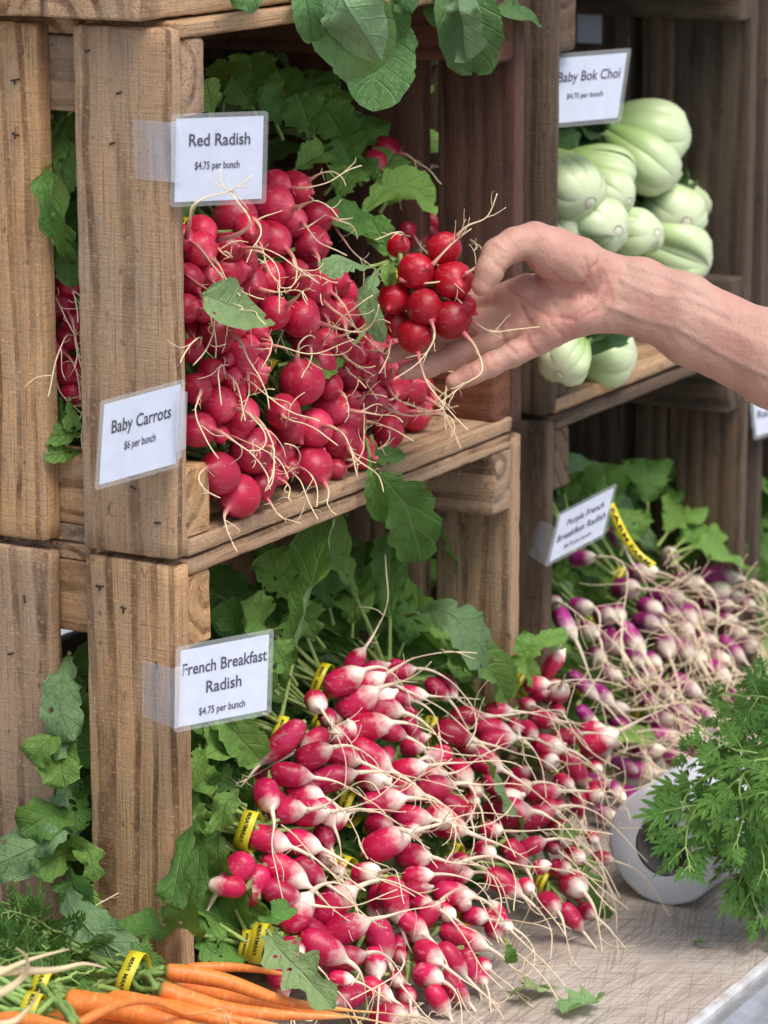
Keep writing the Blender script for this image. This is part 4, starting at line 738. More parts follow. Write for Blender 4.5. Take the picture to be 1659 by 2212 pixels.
# leaves of the lower crate that push out between its left slats
ob = thing('radish_greens', at(150, 1700, X=.03), 'ragged radish greens pushed out between the lower left slats, hanging down to the carrots', 'radish greens')
mb = MB()
for pts, w, fl in (([(150, 1410, .03), (138, 1450, .0), (132, 1530, -.012), (160, 1600, -.012)], 105, 1), ([(165, 1440, .06), (160, 1500, .05), (165, 1560, .05)], 80, 0), ([(160, 1570, .04), (115, 1590, -.015), (80, 1630, -.03), (70, 1650, -.03)], 85, 0), ([(150, 1570, .03), (130, 1640, -.012), (140, 1700, -.022)], 105, 0), ([(165, 1600, .03), (150, 1590, -.0), (120, 1640, -.02)], 60, 1), ([(175, 1690, .04), (150, 1700, .01), (125, 1740, -.01)], 75, 1), ([(178, 1700, .04), (165, 1740, .01), (160, 1800, -.005)], 80, 0), ([(170, 1740, .03), (110, 1760, -.02), (45, 1800, -.04)], 110, 0), ([(180, 1790, .03), (120, 1780, -.025), (75, 1850, -.04)], 95, 1), ([(130, 1800, -.0), (70, 1830, -.04), (-40, 1880, -.06)], 125, 1), ([(175, 1830, .02), (130, 1850, -.02), (70, 1885, -.04)], 85, 0), ([(150, 1830, .0), (190, 1840, -.03), (205, 1905, -.035)], 75, 0), ([(140, 1880, .0), (160, 1920, -.025), (175, 1990, -.03)], 100, 0), ([(140, 1905, -.005), (155, 1960, -.06), (215, 2030, -.075), (298, 2078, -.07)], 125, 1), ([(150, 1500, .1), (145, 1600, .09), (140, 1720, .09)], 120, 0), ([(130, 1650, .1), (140, 1760, .09), (140, 1900, .08)], 130, 0)):
    P = [XP(*p) for p in pts]; n = unit(-FWD + RGT * R.uniform(-.3, .3) + UPV * R.uniform(0, .5)); leaf(mb, P, w * depth(P[0]) / FPX, -n if fl else n, 'radish' if w > 75 else 'oak', ruf=R.uniform(.35, .7), pet=.04)
mb.build('leaves', M_LEAF, ob)

# purple and white radishes in the dark crate
K_ = [(820, 900, 910, 900, 62), (720, 1000, 790, 1000, 66), (950, 1060, 1070, 1070, 72), (1100, 950, 1200, 970, 62), (1270, 915, 1430, 930, 54), (1260, 1050, 1370, 1010, 62), (1410, 1050, 1460, 1050, 46), (1040, 830, 1030, 780, 58), (690, 640, 725, 720, 50), (430, 810, 520, 800, 46), (280, 1100, 300, 1090, 50), (330, 1160, 400, 1280, 56), (430, 1110, 510, 1120, 50), (600, 1170, 640, 1180, 62), (700, 1150, 710, 1180, 50), (870, 1110, 940, 1140, 56), (610, 1280, 690, 1370, 62), (740, 1260, 830, 1380, 60), (840, 1210, 920, 1230, 60), (1020, 1160, 1060, 1170, 56), (1130, 1140, 1170, 1200, 60), (1080, 1370, 1160, 1420, 62), (550, 1420, 590, 1450, 52), (790, 1420, 830, 1470, 52), (990, 1310, 1010, 1400, 60), (1190, 1430, 1230, 1450, 52), (640, 1540, 690, 1560, 52), (870, 1550, 920, 1570, 54), (1240, 1180, 1290, 1190, 46), (1380, 1200, 1430, 1210, 44), (1100, 1250, 1150, 1280, 54), (1240, 1330, 1290, 1340, 50), (930, 1220, 980, 1240, 52), (1340, 1100, 1400, 1110, 48), (1500, 1100, 1550, 1110, 42), (1340, 1440, 1380, 1460, 48), (480, 1250, 540, 1290, 50), (900, 1450, 940, 1480, 50), (1500, 1350, 1550, 1370, 46), (1440, 1280, 1490, 1290, 46)]
PU = T4(K_, 1097.2, 932.6, .33863, 1.12)
for x, y in ((1315, 1610), (1345, 1650), (1290, 1690), (1350, 1575), (1400, 1515), (1425, 1555), (1460, 1530), (1300, 1500), (1385, 1665), (1330, 1710), (1270, 1550), (1370, 1480), (1440, 1590), (1400, 1620), (1480, 1480), (1330, 1530), (1260, 1480), (1520, 1540), (1430, 1490), (1310, 1760), (1365, 1720), (1290, 1640), (1490, 1580), (1550, 1450), (1600, 1500), (1580, 1400), (1460, 1640), (1510, 1620)):
    a = R.uniform(-.5, .9); q = R.uniform(12, 30); PU.append((x - q * math.cos(a), y - q * math.sin(a), x + q * math.cos(a), y + q * math.sin(a), R.uniform(15, 20)))
pu_y = fit([(1200, 1300, .03), (1370, 1240, .03), (1550, 1250, .02), (1300, 1400, .015), (1340, 1650, -.015), (1300, 1760, -.05), (1480, 1600, -.075), (1600, 1500, -.08), (1250, 1550, -.01), (1320, 1180, .06), (1450, 1450, -.03)])
PUs = [Bunch(1270, 1190, 'purple radish bunch behind the blurred white card at the top of the purple heap', up=.5, nl=13, L=.2, wid=.07), Bunch(1400, 1240, 'purple radish bunch with dark crowns at the end of the long yellow band', up=.5, nl=13, L=.2, wid=.075), Bunch(1560, 1260, 'purple radish bunch at the right of the purple heap under broad leaves', up=.4, nl=12, L=.18, wid=.07), Bunch(1230, 1330, 'purple and white radish bunch beside the dark crate post', nl=8), Bunch(1350, 1370, 'purple radish bunch with long white tips in the middle of the purple heap', nl=8), Bunch(1470, 1370, 'purple and white radish bunch veiled by cream roots in the purple heap', nl=8), Bunch(1580, 1430, 'pale purple radish bunch above the feathery carrot greens'), Bunch(1320, 1500, 'purple and white radish bunch low above the smooth yellow-green leaf'), Bunch(1450, 1540, 'purple radish bunch between the smooth leaf and the feathery greens'), Bunch(1330, 1660, 'purple radish bunch at the foot of the purple heap just above the white roll')]
for e, (A, B, r) in zip(PU, place_long(PU, pu_y, TZ + .002, lmin=2.5)):
    xm, ym = (e[0] + e[2]) / 2, (e[1] + e[3]) / 2; b = min(PUs, key=lambda q: (q.x - xm) ** 2 + (q.y - ym) ** 2)
    b.items.append(dict(A=A, B=B, r=r, prof=FBP, bend=R.uniform(-.1, .1) * r, rk=.22))
def pux(b):
    def ex(mb):
        i = PUs.index(b)
        if i == 1:
            for pts, w in (([(1330, 1150, .06), (1300, 1000, .08)], 120), ([(1400, 1120, .06), (1390, 990, .08)], 130), ([(1440, 1130, .07), (1450, 1010, .1)], 130), ([(1340, 1200, .04), (1360, 1100, .04)], 120), ([(1280, 1120, .1), (1240, 1020, .12)], 110)): hero(mb, pts, w, tilt=(R.uniform(-.4, .4), R.uniform(-.1, .5)), ruf=.4)
        if i == 2:
            for pts, w in (([(1450, 1190, .04), (1540, 1110, .05)], 120), ([(1440, 1200, .03), (1530, 1180, .0), (1610, 1230, -.01)], 130), ([(1420, 1180, .05), (1490, 1080, .07)], 120), ([(1450, 1220, .02), (1560, 1150, .02), (1600, 1190, .02)], 90)): hero(mb, pts, w, tilt=(R.uniform(-.2, .4), R.uniform(.0, .6)), ruf=.4)
        if i == 7: hero(mb, [(1440, 1608, -.05), (1375, 1588, -.05), (1318, 1592, -.05)], 48, 'collard', pet=.06, ruf=.05)
    return ex
for b in PUs:
    o = grow(b, 'purple_radish_bunch', 'radish bunch', 'bunches of purple and white radishes', M_PUR, M_ROOT, extra=pux(b), nl=7, L=.15, wid=.055, rootkw=dict(L=(.08, .15), g=.05, wig=.26, hairs=1, twig=6))
    if b is PUs[1]:
        # long yellow band standing up behind the card
        mb = MB(); p = smooth_path([at(1318, 1090, w=3.02), at(1345, 1150, w=3.0), at(1375, 1195, w=2.98), at(1410, 1222, w=2.98)], 12); s = UPV * .55 + RGT * .8
        v = [q + s * k * .0044 + FWD * z for q in p for k, z in ((-1, 0), (1, 0), (1, .0007), (-1, .0007))]
        mb.add(v, [(i * 4 + j, (i + 1) * 4 + j, (i + 1) * 4 + (j + 1) % 4, i * 4 + (j + 1) % 4) for i in range(11) for j in range(4)], (0, 0, 0)); yt = mb.build('yellow_tie', M_TIE, o); tv, tf, tw = text_mesh('FARM FARM'); fine = smooth_path(p, 60); mb = MB()
        mb.add([fine[min(59, max(0, int((x / tw + .5) * 50) + 4))] * 1 + s * (y - .35) * .006 - FWD * .0006 + (fine[40] - fine[39]) * (((x / tw + .5) * 50) % 1) for x, y in tv], tf, (0, 0, 0)); mb.build('lettering', M_TIEINK, yt)


# bok choi
def bok(x, y, r, bx, by, Y, label, L=3.0, splay=0.0):
    """x, y: middle of the bulb, bx, by: cut base, r: radius (pixels of the photograph)"""
    c = at(x, y, Y=Y); k = depth(c) / FPX; r *= k * 1.18; dx, dy = (bx - x) * k, (by - y) * k; pr = math.hypot(dx, dy)
    d = unit(img_dir(dx, dy, math.sqrt(max((.8 * r) ** 2 - pr ** 2, (.12 * r) ** 2)))); o = thing('bok_choi', c - V(0, 0, r), label, 'bok choi', 'heads of pale green bok choi')
    base = c + d * r * 1.05; ax = -d; u = unit(np.cross(ax, ZUP + rv(.1))); w = np.cross(ax, u); c = c - d * r * .3; base = c + d * r * 1.05; Lr = L * r
    mb0 = MB(); bz = np.linspace(0, 1, 6); v, f, t = tube([base + d * (.02 - .3 * q) * r for q in bz], np.array([.14, .22, .24, .24, .22, .2]) * r, 16); mb0.add(v, f, att(t)); mb0.build('cut_base', M_BOKCUT, o)
    nst = 9; a0 = R.uniform(0, 6.3); lv = MB()
    for q in range(nst):
        ring = q % 3; a = a0 + q * 2.4; rr = (1.02, .90, .78)[ring]; wid = (.70, .62, .55)[ring] * r; n, m = 14, 9; verts = []; A = []; tip = []
        for i in range(n):
            s = i / (n - 1); rad = r * rr * (.20 + .82 * max(0, math.sin(math.pi * min(1, s * .93 + .0005) ** .60)) ** .85 + .16 * s + splay * s * s); pz = base + ax * (s * Lr)
            hw = wid * (.62 + .55 * math.sin(math.pi * min(.98, s * .9 + .05)) - .25 * s ** 3)
            for (th_, sgn) in ((0, 1),):
                for j in range(m):
                    v_ = -1 + 2 * j / (m - 1); phi = a + v_ * hw / max(rad, .3 * r); e = rad * (1 + .06 * math.sin(q * 2.1 + s * 3)) - .30 * r * (.35 + .65 * min(1, s * 3)) * abs(v_) ** 2.4 + .022 * r * math.cos(v_ * 14) * (1 - v_ * v_)
                    verts.append(pz + (u * math.cos(phi) + w * math.sin(phi)) * e); A.append((s, v_, q))
        outer = np.array(verts); inner = outer - np.repeat(np.array([[0.0]]), 1) 
        cen = np.repeat(np.array([base + ax * (i / (n - 1) * Lr) for i in range(n)]), m, 0); th = .13 * r * (1 - np.abs(np.array([x_[1] for x_ in A])) ** 2 * .85)
        inner = outer - (outer - cen) / (np.linalg.norm(outer - cen, axis=1)[:, None] + 1e-9) * th[:, None]
        N_ = n * m; f = [(i * m + j, i * m + j + 1, (i + 1) * m + j + 1, (i + 1) * m + j) for i in range(n - 1) for j in range(m - 1)]
        f2 = [tuple(reversed([x_ + N_ for x_ in q_])) for q_ in f]
        rim = [(i * m, (i + 1) * m, (i + 1) * m + N_, i * m + N_) for i in range(n - 1)] + [((i + 1) * m - 1 + m, (i + 1) * m - 1, (i + 1) * m - 1 + N_, (i + 1) * m - 1 + m + N_) for i in range(n - 1)] + [(j + 1, j, j + N_, j + 1 + N_) for j in range(m - 1)]
        MB().add(np.concatenate([outer, inner]), f + f2 + rim, A + A).build('stalk', M_BOK, o)
        e = outer[(n - 1) * m + m // 2]; dd = unit(ax + (e - cen[-1]) / r * .25 + rv(.15)); ll = min(.11, max(.05, .31 - e[1]))
        leaf(lv, droop(e - dd * .01, dd, ll, .3), .055, unit(ZUP + rv(.4)), 'collard', pet=.1, ruf=.4)
    lv.build('leaves', M_BOKL, o)
def bp(x, y, r, bx, by): return 829.5 + .5 * x, .5 * y, .5 * r, 829.5 + .5 * bx, .5 * by
for q, Y, lab in (((1215, 590, 122, 1395, 605), .055, 'largest pale green bok choi lying on top of the heap, cut base to the right'), ((1010, 745, 88, 1255, 800), .045, 'bok choi with one broad curved stalk just below the largest head'), ((835, 830, 122, 890, 890), .02, 'bok choi beside the post showing a round cut base to the front'), ((1000, 850, 88, 1060, 880), .03, 'small bok choi squeezed between two bigger heads in the middle of the heap'), ((1185, 735, 105, 1262, 795), .035, 'bok choi with a pinkish cut base under the largest head'), ((950, 990, 108, 1010, 1010), .0, 'bok choi just above the back of the hand'), ((1120, 1015, 92, 1180, 1015), .005, 'bok choi with open folded stalks above the wrist'), ((1280, 935, 112, 1300, 975), .02, 'bok choi with a browned base at the right of the heap'), ((1345, 880, 84, 1395, 930), .06, 'small bok choi at the far right end of the heap'), ((1310, 1115, 118, 1440, 1165), .01, 'smooth rounded bok choi touching the top of the forearm'), ((790, 1000, 90, 830, 1040), .03, 'bok choi half hidden behind the thumb knuckle'), ((1290, 790, 60, 1320, 800), .08, 'bok choi showing only a green sliver behind the heap')):
    bok(*bp(*q), Y, lab)
bok(1222, 785, 48, 1205, 815, -.035, 'pale bok choi end below the wrist next to the post', 2.2); bok(1325, 768, 56, 1400, 775, .0, 'bok choi lying on the shelf boards below the wrist', 2.4)

# greens hanging out of the topmost crate, and a few far bunches
def greens_thing(name, loc, label, cat, parts, m, group=None):
    o = thing(name, loc, label, cat, group); mb = MB(); parts(mb); mb.build('leaves', m, o); return o
def c1(mb):
    hero(mb, [(700, -90, .02), (720, 10, -.02), (775, 90, -.035), (800, 160, -.03)], 185, 'collard', tilt=(.1, -.3), ruf=.18, pet=.1)
    hero(mb, [(735, -90, .0), (740, -10, -.045), (780, 60, -.055), (826, 132, -.05)], 150, 'collard', flip=1, tilt=(-.2, -.2), ruf=.3, pet=.1, fold=.4)
    hero(mb, [(650, -60, .02), (660, 0, -.015), (668, 45, -.02), (675, 88, -.015)], 70, 'collard', ruf=.15, pet=.1)
    hero(mb, [(560, -50, .01), (540, -20, -.02), (515, 20, -.02)], 90, 'collard', ruf=.4, pet=.1)
    hero(mb, [(820, -60, .02), (840, 10, .0), (850, 90, .0)], 90, 'collard', ruf=.2, pet=.1)
    for i in range(6): leaf(mb, droop(at(720 + i * 20, -60, Y=.03), V(.2, R.uniform(.2, .9), .2) + rv(.3), .13, .5), .07, unit(ZUP - FWD + rv(.5)), 'collard')
def c2(mb):
    hero(mb, [(1000, -90, .02), (1000, 0, -.02), (1015, 90, -.03), (1022, 155, -.025)], 150, 'collard', tilt=(.1, -.2), ruf=.25, pet=.1)
    hero(mb, [(990, -80, .01), (990, 0, -.04), (1000, 60, -.045), (1005, 135, -.04)], 95, 'collard', flip=1, tilt=(-.4, 0), ruf=.8, pet=.1, fold=.7)
    hero(mb, [(1060, -40, .03), (1090, 10, .0), (1125, 30, -.01), (1163, 52, -.01)], 78, 'collard', tilt=(.2, .3), ruf=.25, pet=.1)
    hero(mb, [(940, -60, .02), (950, 10, .0), (960, 50, .0)], 80, 'collard', ruf=.3, pet=.1)
    hero(mb, [(890, -60, .01), (880, -10, -.02), (870, 30, -.02)], 60, 'collard', ruf=.7, pet=.1)
    for i in range(3): leaf(mb, droop(at(940 + i * 25, -90, Y=.06), V(.1, 1, .3) + rv(.15), .13, .5), .07, unit(ZUP - FWD + rv(.5)), 'collard')
greens_thing('leafy_greens', at(740, -60, Y=.05), 'smooth dark green leaves hanging from the topmost crate, longest leaf tipped over a paler one', 'leafy greens', c1, M_COL, 'leafy greens hanging from the topmost crate')
greens_thing('leafy_greens', at(1000, -60, Y=.05), 'crumpled grey-green leaves hanging from the topmost crate near the dark post', 'leafy greens', c2, M_COL, 'leafy greens hanging from the topmost crate')
def c3(mb):
    for i in range(16): leaf(mb, droop(V(R.uniform(1.16, 1.4), R.uniform(.05, .15), TZ + R.uniform(.03, .15)), V(-.2, -.5, .7) + rv(.4), .16, .6), .08, unit(-FWD + ZUP * .5 + rv(.4)), 'collard')
greens_thing('leafy_greens', (1.28, .1, TZ + .02), 'dark leafy greens inside the far right crate, cut off by the photo edge', 'leafy greens', c3, M_LEAF)

c = at(1273, 62, X=1.084); o = tag(box_mb(MB(), c - V(.0008, .014, .015), c + V(.0008, .014, .015)).build('gap_daylight_card', M_PAPER, None, False), 'small pale blue card added as daylight through a slat gap in the bok choi crate', 'daylight gap card')  # pale card put in for the daylight showing through a gap between slats
# ------------------------------------------------------------ carrots beside the left crate corner
CPR = np.array([(0, .55), (.012, .80), (.04, .94), (.10, 1.0), (.25, .96), (.45, .80), (.62, .62), (.78, .42), (.9, .24), (.97, .12), (1, .06)])
def carrot(o, pts, rpx, Yp, r=None, tail=.04):
    P = [at(x, y, Y=q) for (x, y), q in zip(pts, Yp)]; rw = rpx * depth(P[0]) / FPX; path = smooth_path(P, 34); s = np.linspace(0, 1, 34)
    rad = np.interp(s, CPR[:, 0], CPR[:, 1]) * rw; v, f, t = tube(path, np.maximum(rad, .0008), 16); c = np.repeat(path, 16, 0)
    nz = np.array([n3(x, 60) + .7 * n3((x[0] * 160, x[1] * 30, x[2] * 30)) for x in v]); v = c + (v - c) * (1 + .055 * nz)[:, None]
    q = MB().add(v, f, np.stack([t, np.tile(np.linspace(0, 1, 16), 34), np.full_like(t, rpx)], 1)).build('carrot', M_CARROT, o)
    mb = MB(); root_tail(mb, path[-1], path[-1] - path[-3], .0012, tail, .08, .25, hairs=1, twig=2); mb.build('root', M_CROOT, q); return P[0]
def frond(mb, base, d, nrm, L, lv=0, g=.5, dens=8, fs=.8):
    LI[0] += 1 if lv == 0 else 0; idx = LI[0] % 97; n = 8; p = [np.array(base, float)]; d = unit(d)
    for i in range(n): d = unit(d + V(0, 0, -g / n) + rv(.05)); p.append(p[-1] + d * L / n)
    p = np.array(p); v, f, t = tube(p, np.linspace(.0016, .0006, n + 1) * (1 if lv == 0 else .55), 4); mb.add(v, f, np.stack([t, t * 0, np.full_like(t, idx + .8)], 1))
    m = dens if lv == 0 else (4 if fs < 1 else 3)
    for i in range(m):
        s = (.30 + .70 * (i + .5) / m) if lv == 0 else (.12 + .85 * (i + .5) / m); q = s * n; k = min(int(q), n - 1); pt = p[k] + (p[k + 1] - p[k]) * (q - k); T = unit(p[k + 1] - p[k])
        nn = unit(nrm - T * (nrm @ T)); sd = np.cross(T, nn); env = math.sin(math.pi * min(1, .25 + .75 * s) ** 1.1) + .2
        for sg in (-1, 1):
            dd = unit(T * .8 + sd * sg * .8 + nn * R.uniform(-.3, .3))
            if lv == 0 and env * L * .40 > .012: frond(mb, pt, dd, unit(nn + rv(.3)), L * .40 * env * R.uniform(.8, 1.15), 1, g * .5, dens, fs)
            else: sprig(mb, pt, dd, nn, (max(.008, L * .36 * env) if lv else .011) * fs, idx)
    sprig(mb, p[-1], d, unit(nrm), .011 * fs, idx)
def sprig(mb, b, d, n, l, idx):
    sd = unit(np.cross(d, n)); vs = []; fs = []
    for a, k in ((0, 1.0), (.5, .8), (-.5, .8)) + (((.95, .5), (-.95, .5)) if l > .014 else ()):
        t = unit(d + sd * a + n * R.uniform(-.2, .2)); s2 = np.cross(t, n); o = len(vs); w = l * .115
        vs += [b + t * l * .05, b + t * l * k * .4 + s2 * w + n * .0008, b + t * l * k * .75 + s2 * w * .7, b + t * l * k, b + t * l * k * .75 - s2 * w * .7, b + t * l * k * .4 - s2 * w + n * .0008]; fs.append(tuple(range(o, o + 6)))
    mb.add(vs, fs, [(.2, 0, idx + .1), (.5, .35, idx + .1), (.7, .3, idx + .1), (1, .1, idx + .1), (.7, -.3, idx + .1), (.5, -.35, idx + .1)] * (len(vs) // 6))
def frond_path(mb, pts, sc_, w=None, Y=None, fill=1.0, first=.22):
    """a carrot frond along picture points: thin stem, pairs of pinnae with narrow pointed lobes"""
    LI[0] += 1; idx = LI[0] % 97; P = smooth_path([at(p[0], p[1], w=w - .05 * i / len(pts) if w else None, Y=Y) for i, p in enumerate(pts)], 26) + np.cumsum(NR.normal(0, .0006, (26, 3)), 0)
    v, f, t = tube(P, np.linspace(.0016, .0006, 26), 5); mb.add(v, f, np.stack([t, t * 0, np.full_like(t, idx + .8)], 1)); L = np.linalg.norm(np.diff(P, axis=0), axis=1).sum()
    m = max(3, int(L / (.024 * sc_) * fill)); nrm = unit(-FWD + UPV * .3 + rv(.3))
    for i in range(m):
        s = first + (1 - first) * (i + .4) / m; q = s * 25; k = min(int(q), 24); pt = P[k] + (P[k + 1] - P[k]) * (q - k); T = unit(P[k + 1] - P[k]); n_ = unit(nrm - T * (nrm @ T)); sd = np.cross(T, n_)
        for sg in (-1, 1):
            l = .034 * sc_ * (math.sin(math.pi * min(1, .28 + .70 * s)) * .9 + .25) * R.uniform(.75, 1.2); d = unit(T * R.uniform(.6, 1.0) + sd * sg * .9 + n_ * R.uniform(-.4, .4) - ZUP * .25); nn = unit(n_ + rv(.35)); r_ = [pt + d * l * a - ZUP * .12 * l * a * a for a in np.linspace(0, 1, 7)]
            v, f, t = tube(r_, np.linspace(.0007, .0004, 7), 4); mb.add(v, f, np.stack([t, t * 0, np.full_like(t, idx + .8)], 1))
            for a in (.42, .74):
                for g2 in (-1, 1): lobes(mb, r_[int(a * 6)], unit(d * .85 + np.cross(d, nn) * g2 * .75 - ZUP * .1), nn, l * (.66 - .25 * a) * R.uniform(.8, 1.25), idx)
            lobes(mb, r_[5], d, nn, l * .5, idx)
    lobes(mb, P[-2], unit(P[-1] - P[-3]), nrm, .012 * sc_, idx)
def lobes(mb, b, d, n, l, idx):
    sd = unit(np.cross(d, n)); vs = []; fs = []
    for a, k in ((0, 1.0), (.48, .72), (-.48, .72)):
        t = unit(d + sd * a + n * R.uniform(-.15, .15)); s2 = np.cross(t, n); o_ = len(vs); w = max(.0011, l * .105)
        vs += [b, b + t * l * k * .45 + s2 * w + n * .0006, b + t * l * k * .8 + s2 * w * .7, b + t * l * k - ZUP * .04 * l, b + t * l * k * .8 - s2 * w * .7, b + t * l * k * .45 - s2 * w + n * .0006]; fs.append(tuple(range(o_, o_ + 6)))
    mb.add(vs, fs, [(.2, 0, idx + .1), (.5, .35, idx + .1), (.7, .3, idx + .1), (1, .1, idx + .1), (.7, -.3, idx + .1), (.5, -.35, idx + .1)] * 3)
def carrot_bunch(label, cs, tie, S, stems, fr, tr=.016, fp=()):
    o = thing('carrot_bunch', at(tie[0], tie[1], Y=tie[2]) - V(0, 0, .03), label, 'carrot bunch', 'bunches of orange carrots'); T = at(tie[0], tie[1], Y=tie[2]); S = unit(V(*S)); cr = []
    for pts, rp, yp, tl in cs: cr.append(carrot(o, pts, rp, yp, tail=tl))
    mb = MB()
    for c in cr:
        for q in range(4):
            v, f, t = tube(smooth_path([c + rv(.002), (c + T) / 2 + rv(.003), T + rv(.006)], 7), .0026, 5); mb.add(v, f, np.stack([t, t * 0, t * 0 + 3.8], 1))
    for i in range(stems):
        d = unit(S + rv(.16)); q = T + rv(.006); v, f, t = tube(smooth_path([T + rv(.006) - S * .01, q + d * .05, q + d * .11 + rv(.01)], 8), np.linspace(.0026, .0016, 8), 5); mb.add(v, f, np.stack([t, t * 0, np.full_like(t, i + .8)], 1))
    mb.build('stems', M_FERN, o); mb = MB()
    for i in range(fr): frond(mb, T + S * R.uniform(.02, .09) + rv(.012), S * V(1, 1, .1) + rv(.28) + V(-.25, 0, -.12), unit(ZUP - FWD * .6 + rv(.4)), R.uniform(.07, .12), 0, .5, 8, .75)
    for pts, Y in fp: frond_path(mb, pts, .62, Y=Y)
    mb.build('fronds', M_FERN, o); add_tie(o, T, S, tr, .012); return o
carrot_bunch('carrot bunch nearest the crate post, its yellow band facing the aisle', [([(356, 2099), (480, 2118), (620, 2164), (775, 2185)], 20, (-.035, -.07, -.11, -.155), .07), ([(400, 2092), (520, 2090), (640, 2110)], 12, (-.03, -.06, -.09), .02), ([(342, 2137), (470, 2178), (600, 2192), (757, 2197)], 22, (-.05, -.085, -.12, -.165), .08), ([(372, 2128), (520, 2156), (640, 2182), (740, 2192)], 18, (-.03, -.06, -.1, -.14), .06), ([(330, 2170), (460, 2196), (620, 2218)], 20, (-.05, -.09, -.14), .05)], (290, 2112, -.012), (-.12, 1, .09), 14, 4, .019, [([(240, 2095), (150, 2040), (60, 1990), (0, 1975)], .03), ([(230, 2090), (120, 2065), (20, 2040)], .02), ([(180, 2060), (80, 2010), (20, 1950)], .05), ([(230, 2110), (180, 2130), (150, 2165)], -.02), ([(140, 2050), (60, 2060), (0, 2085)], .01), ([(100, 2020), (50, 1985), (-20, 1930)], .07), ([(110, 2020), (80, 1960), (60, 1930)], .07), ([(250, 2070), (285, 2062), (320, 2050)], .0)])
carrot_bunch('carrot bunch in front with a thick carrot and torn yellow band', [([(142, 2160), (260, 2180), (400, 2218), (600, 2262)], 27, (-.02, -.06, -.11, -.18), .05), ([(230, 2155), (340, 2172), (450, 2200), (560, 2232)], 20, (-.02, -.06, -.10, -.14), .05), ([(167, 2212), (256, 2170), (330, 2163), (405, 2190), (470, 2180)], 11, (-.09, -.10, -.10, -.11, -.115), .03), ([(300, 2160), (420, 2188), (560, 2212)], 18, (-.03, -.07, -.12), .04)], (96, 2140, .0), (-.15, 1, .10), 12, 4, .016, [([(80, 2120), (30, 2090), (-30, 2070)], .02), ([(90, 2110), (110, 2075), (100, 2040)], .02), ([(70, 2130), (20, 2140), (-30, 2150)], .0), ([(120, 2120), (170, 2110), (215, 2120)], -.02), ([(60, 2110), (10, 2050), (-20, 2020)], .04)])
carrot_bunch('carrot bunch cut off by the lower left photo corner, band lettering half hidden', [([(0, 2205), (80, 2206), (200, 2232)], 20, (-.04, -.07, -.11), .03), ([(60, 2222), (160, 2250), (320, 2290)], 24, (-.05, -.09, -.14), .03)], (70, 2190, -.025), (-.2, 1, .15), 10, 8, .016)
carrot_bunch('carrot bunch underneath the others on the table, almost covered', [([(180, 2260), (360, 2300), (560, 2340)], 26, (-.04, -.09, -.15), .03), ([(300, 2250), (440, 2290), (620, 2330)], 26, (-.02, -.07, -.13), .03), ([(60, 2290), (200, 2330), (420, 2380)], 26, (-.06, -.10, -.16), .03)], (120, 2250, .02), (-.15, 1, .1), 8, 5, .018)
# the lower carrots of the heap, resting on the table
def carrot_w(o, A, B, r):
    P = smooth_path([A, (2 * A + B) / 3 + rv(.004), (A + 2 * B) / 3 + rv(.004), B], 24); s = np.linspace(0, 1, 24); v, f, t = tube(P, np.maximum(np.interp(s, CPR[:, 0], CPR[:, 1]) * r, .0008), 12)
    MB().add(v, f, np.stack([t, np.tile(np.linspace(0, 1, 12), 24), t * 0 + A[0] * 90], 1)).build('carrot', M_CARROT, o)
for q, (x0, y0, z0, n) in enumerate(((-.20, .01, TZ + .014, 6), (-.06, .0, TZ + .014, 6), (-.26, .03, TZ + .045, 6), (-.13, .02, TZ + .045, 6), (-.17, .03, TZ + .078, 5))):
    lab = ('carrot bunch lying flat on the table at the outer side of the heap', 'carrot bunch lying flat on the table against the crate side', 'carrot bunch of the second layer at the outer side of the heap', 'carrot bunch of the second layer next to the crate', 'carrot bunch of the third layer just below the visible carrots')[q]
    o = thing('carrot_bunch', (x0, y0, z0 - .012), lab, 'carrot bunch', 'bunches of orange carrots'); T = V(x0, y0 + .035, z0 + .004); mb = MB()
    for i in range(n):
        A = V(x0 + (i - n / 2 + .5) * .021, y0 + R.uniform(-.012, .012), z0 + R.uniform(-.001, .008)); carrot_w(o, A, A + V(R.uniform(-.02, .02), -R.uniform(.12, .16), -R.uniform(.002, .008)), R.uniform(.010, .0135))
        v, f, t = tube(smooth_path([A, (A + T) / 2, T + rv(.004), T + V(R.uniform(-.03, .03), .12, R.uniform(-.002, .02))], 10), .0024, 5); mb.add(v, f, np.stack([t, t * 0, t * 0 + 3.8], 1))
    mb.build('stems', M_FERN, o); add_tie(o, T, V(0, 1, 0), .015, .011)
# root tips of carrots lying above, cut off at the photo edge
o = thing('carrot_bunch', at(-60, 2100, Y=-.05), 'carrot bunch outside the photo edge, only pale root tips reaching in', 'carrot bunch', 'bunches of orange carrots')
for pts in ([(-260, 2180), (-60, 2125), (60, 2075), (150, 2050)], [(-260, 2150), (-40, 2102), (110, 2096), (180, 2082), (232, 2092)], [(-200, 2165), (-20, 2150), (50, 2110), (58, 2070), (35, 2048)], [(-180, 2210), (0, 2215), (60, 2180), (85, 2140)]):
    P = smooth_path([at(x, y, Y=-.085 - .01 * i) for i, (x, y) in enumerate(pts)], 24); v, f, t = tube(P, np.linspace(.0055, .0007, 24) * np.linspace(1, .7, 24) ** 2, 8)
    MB().add(v, f, np.stack([t * .4 + .6, t, t * 0], 1)).build('carrot', M_CARROT if False else M_CROOT, o)

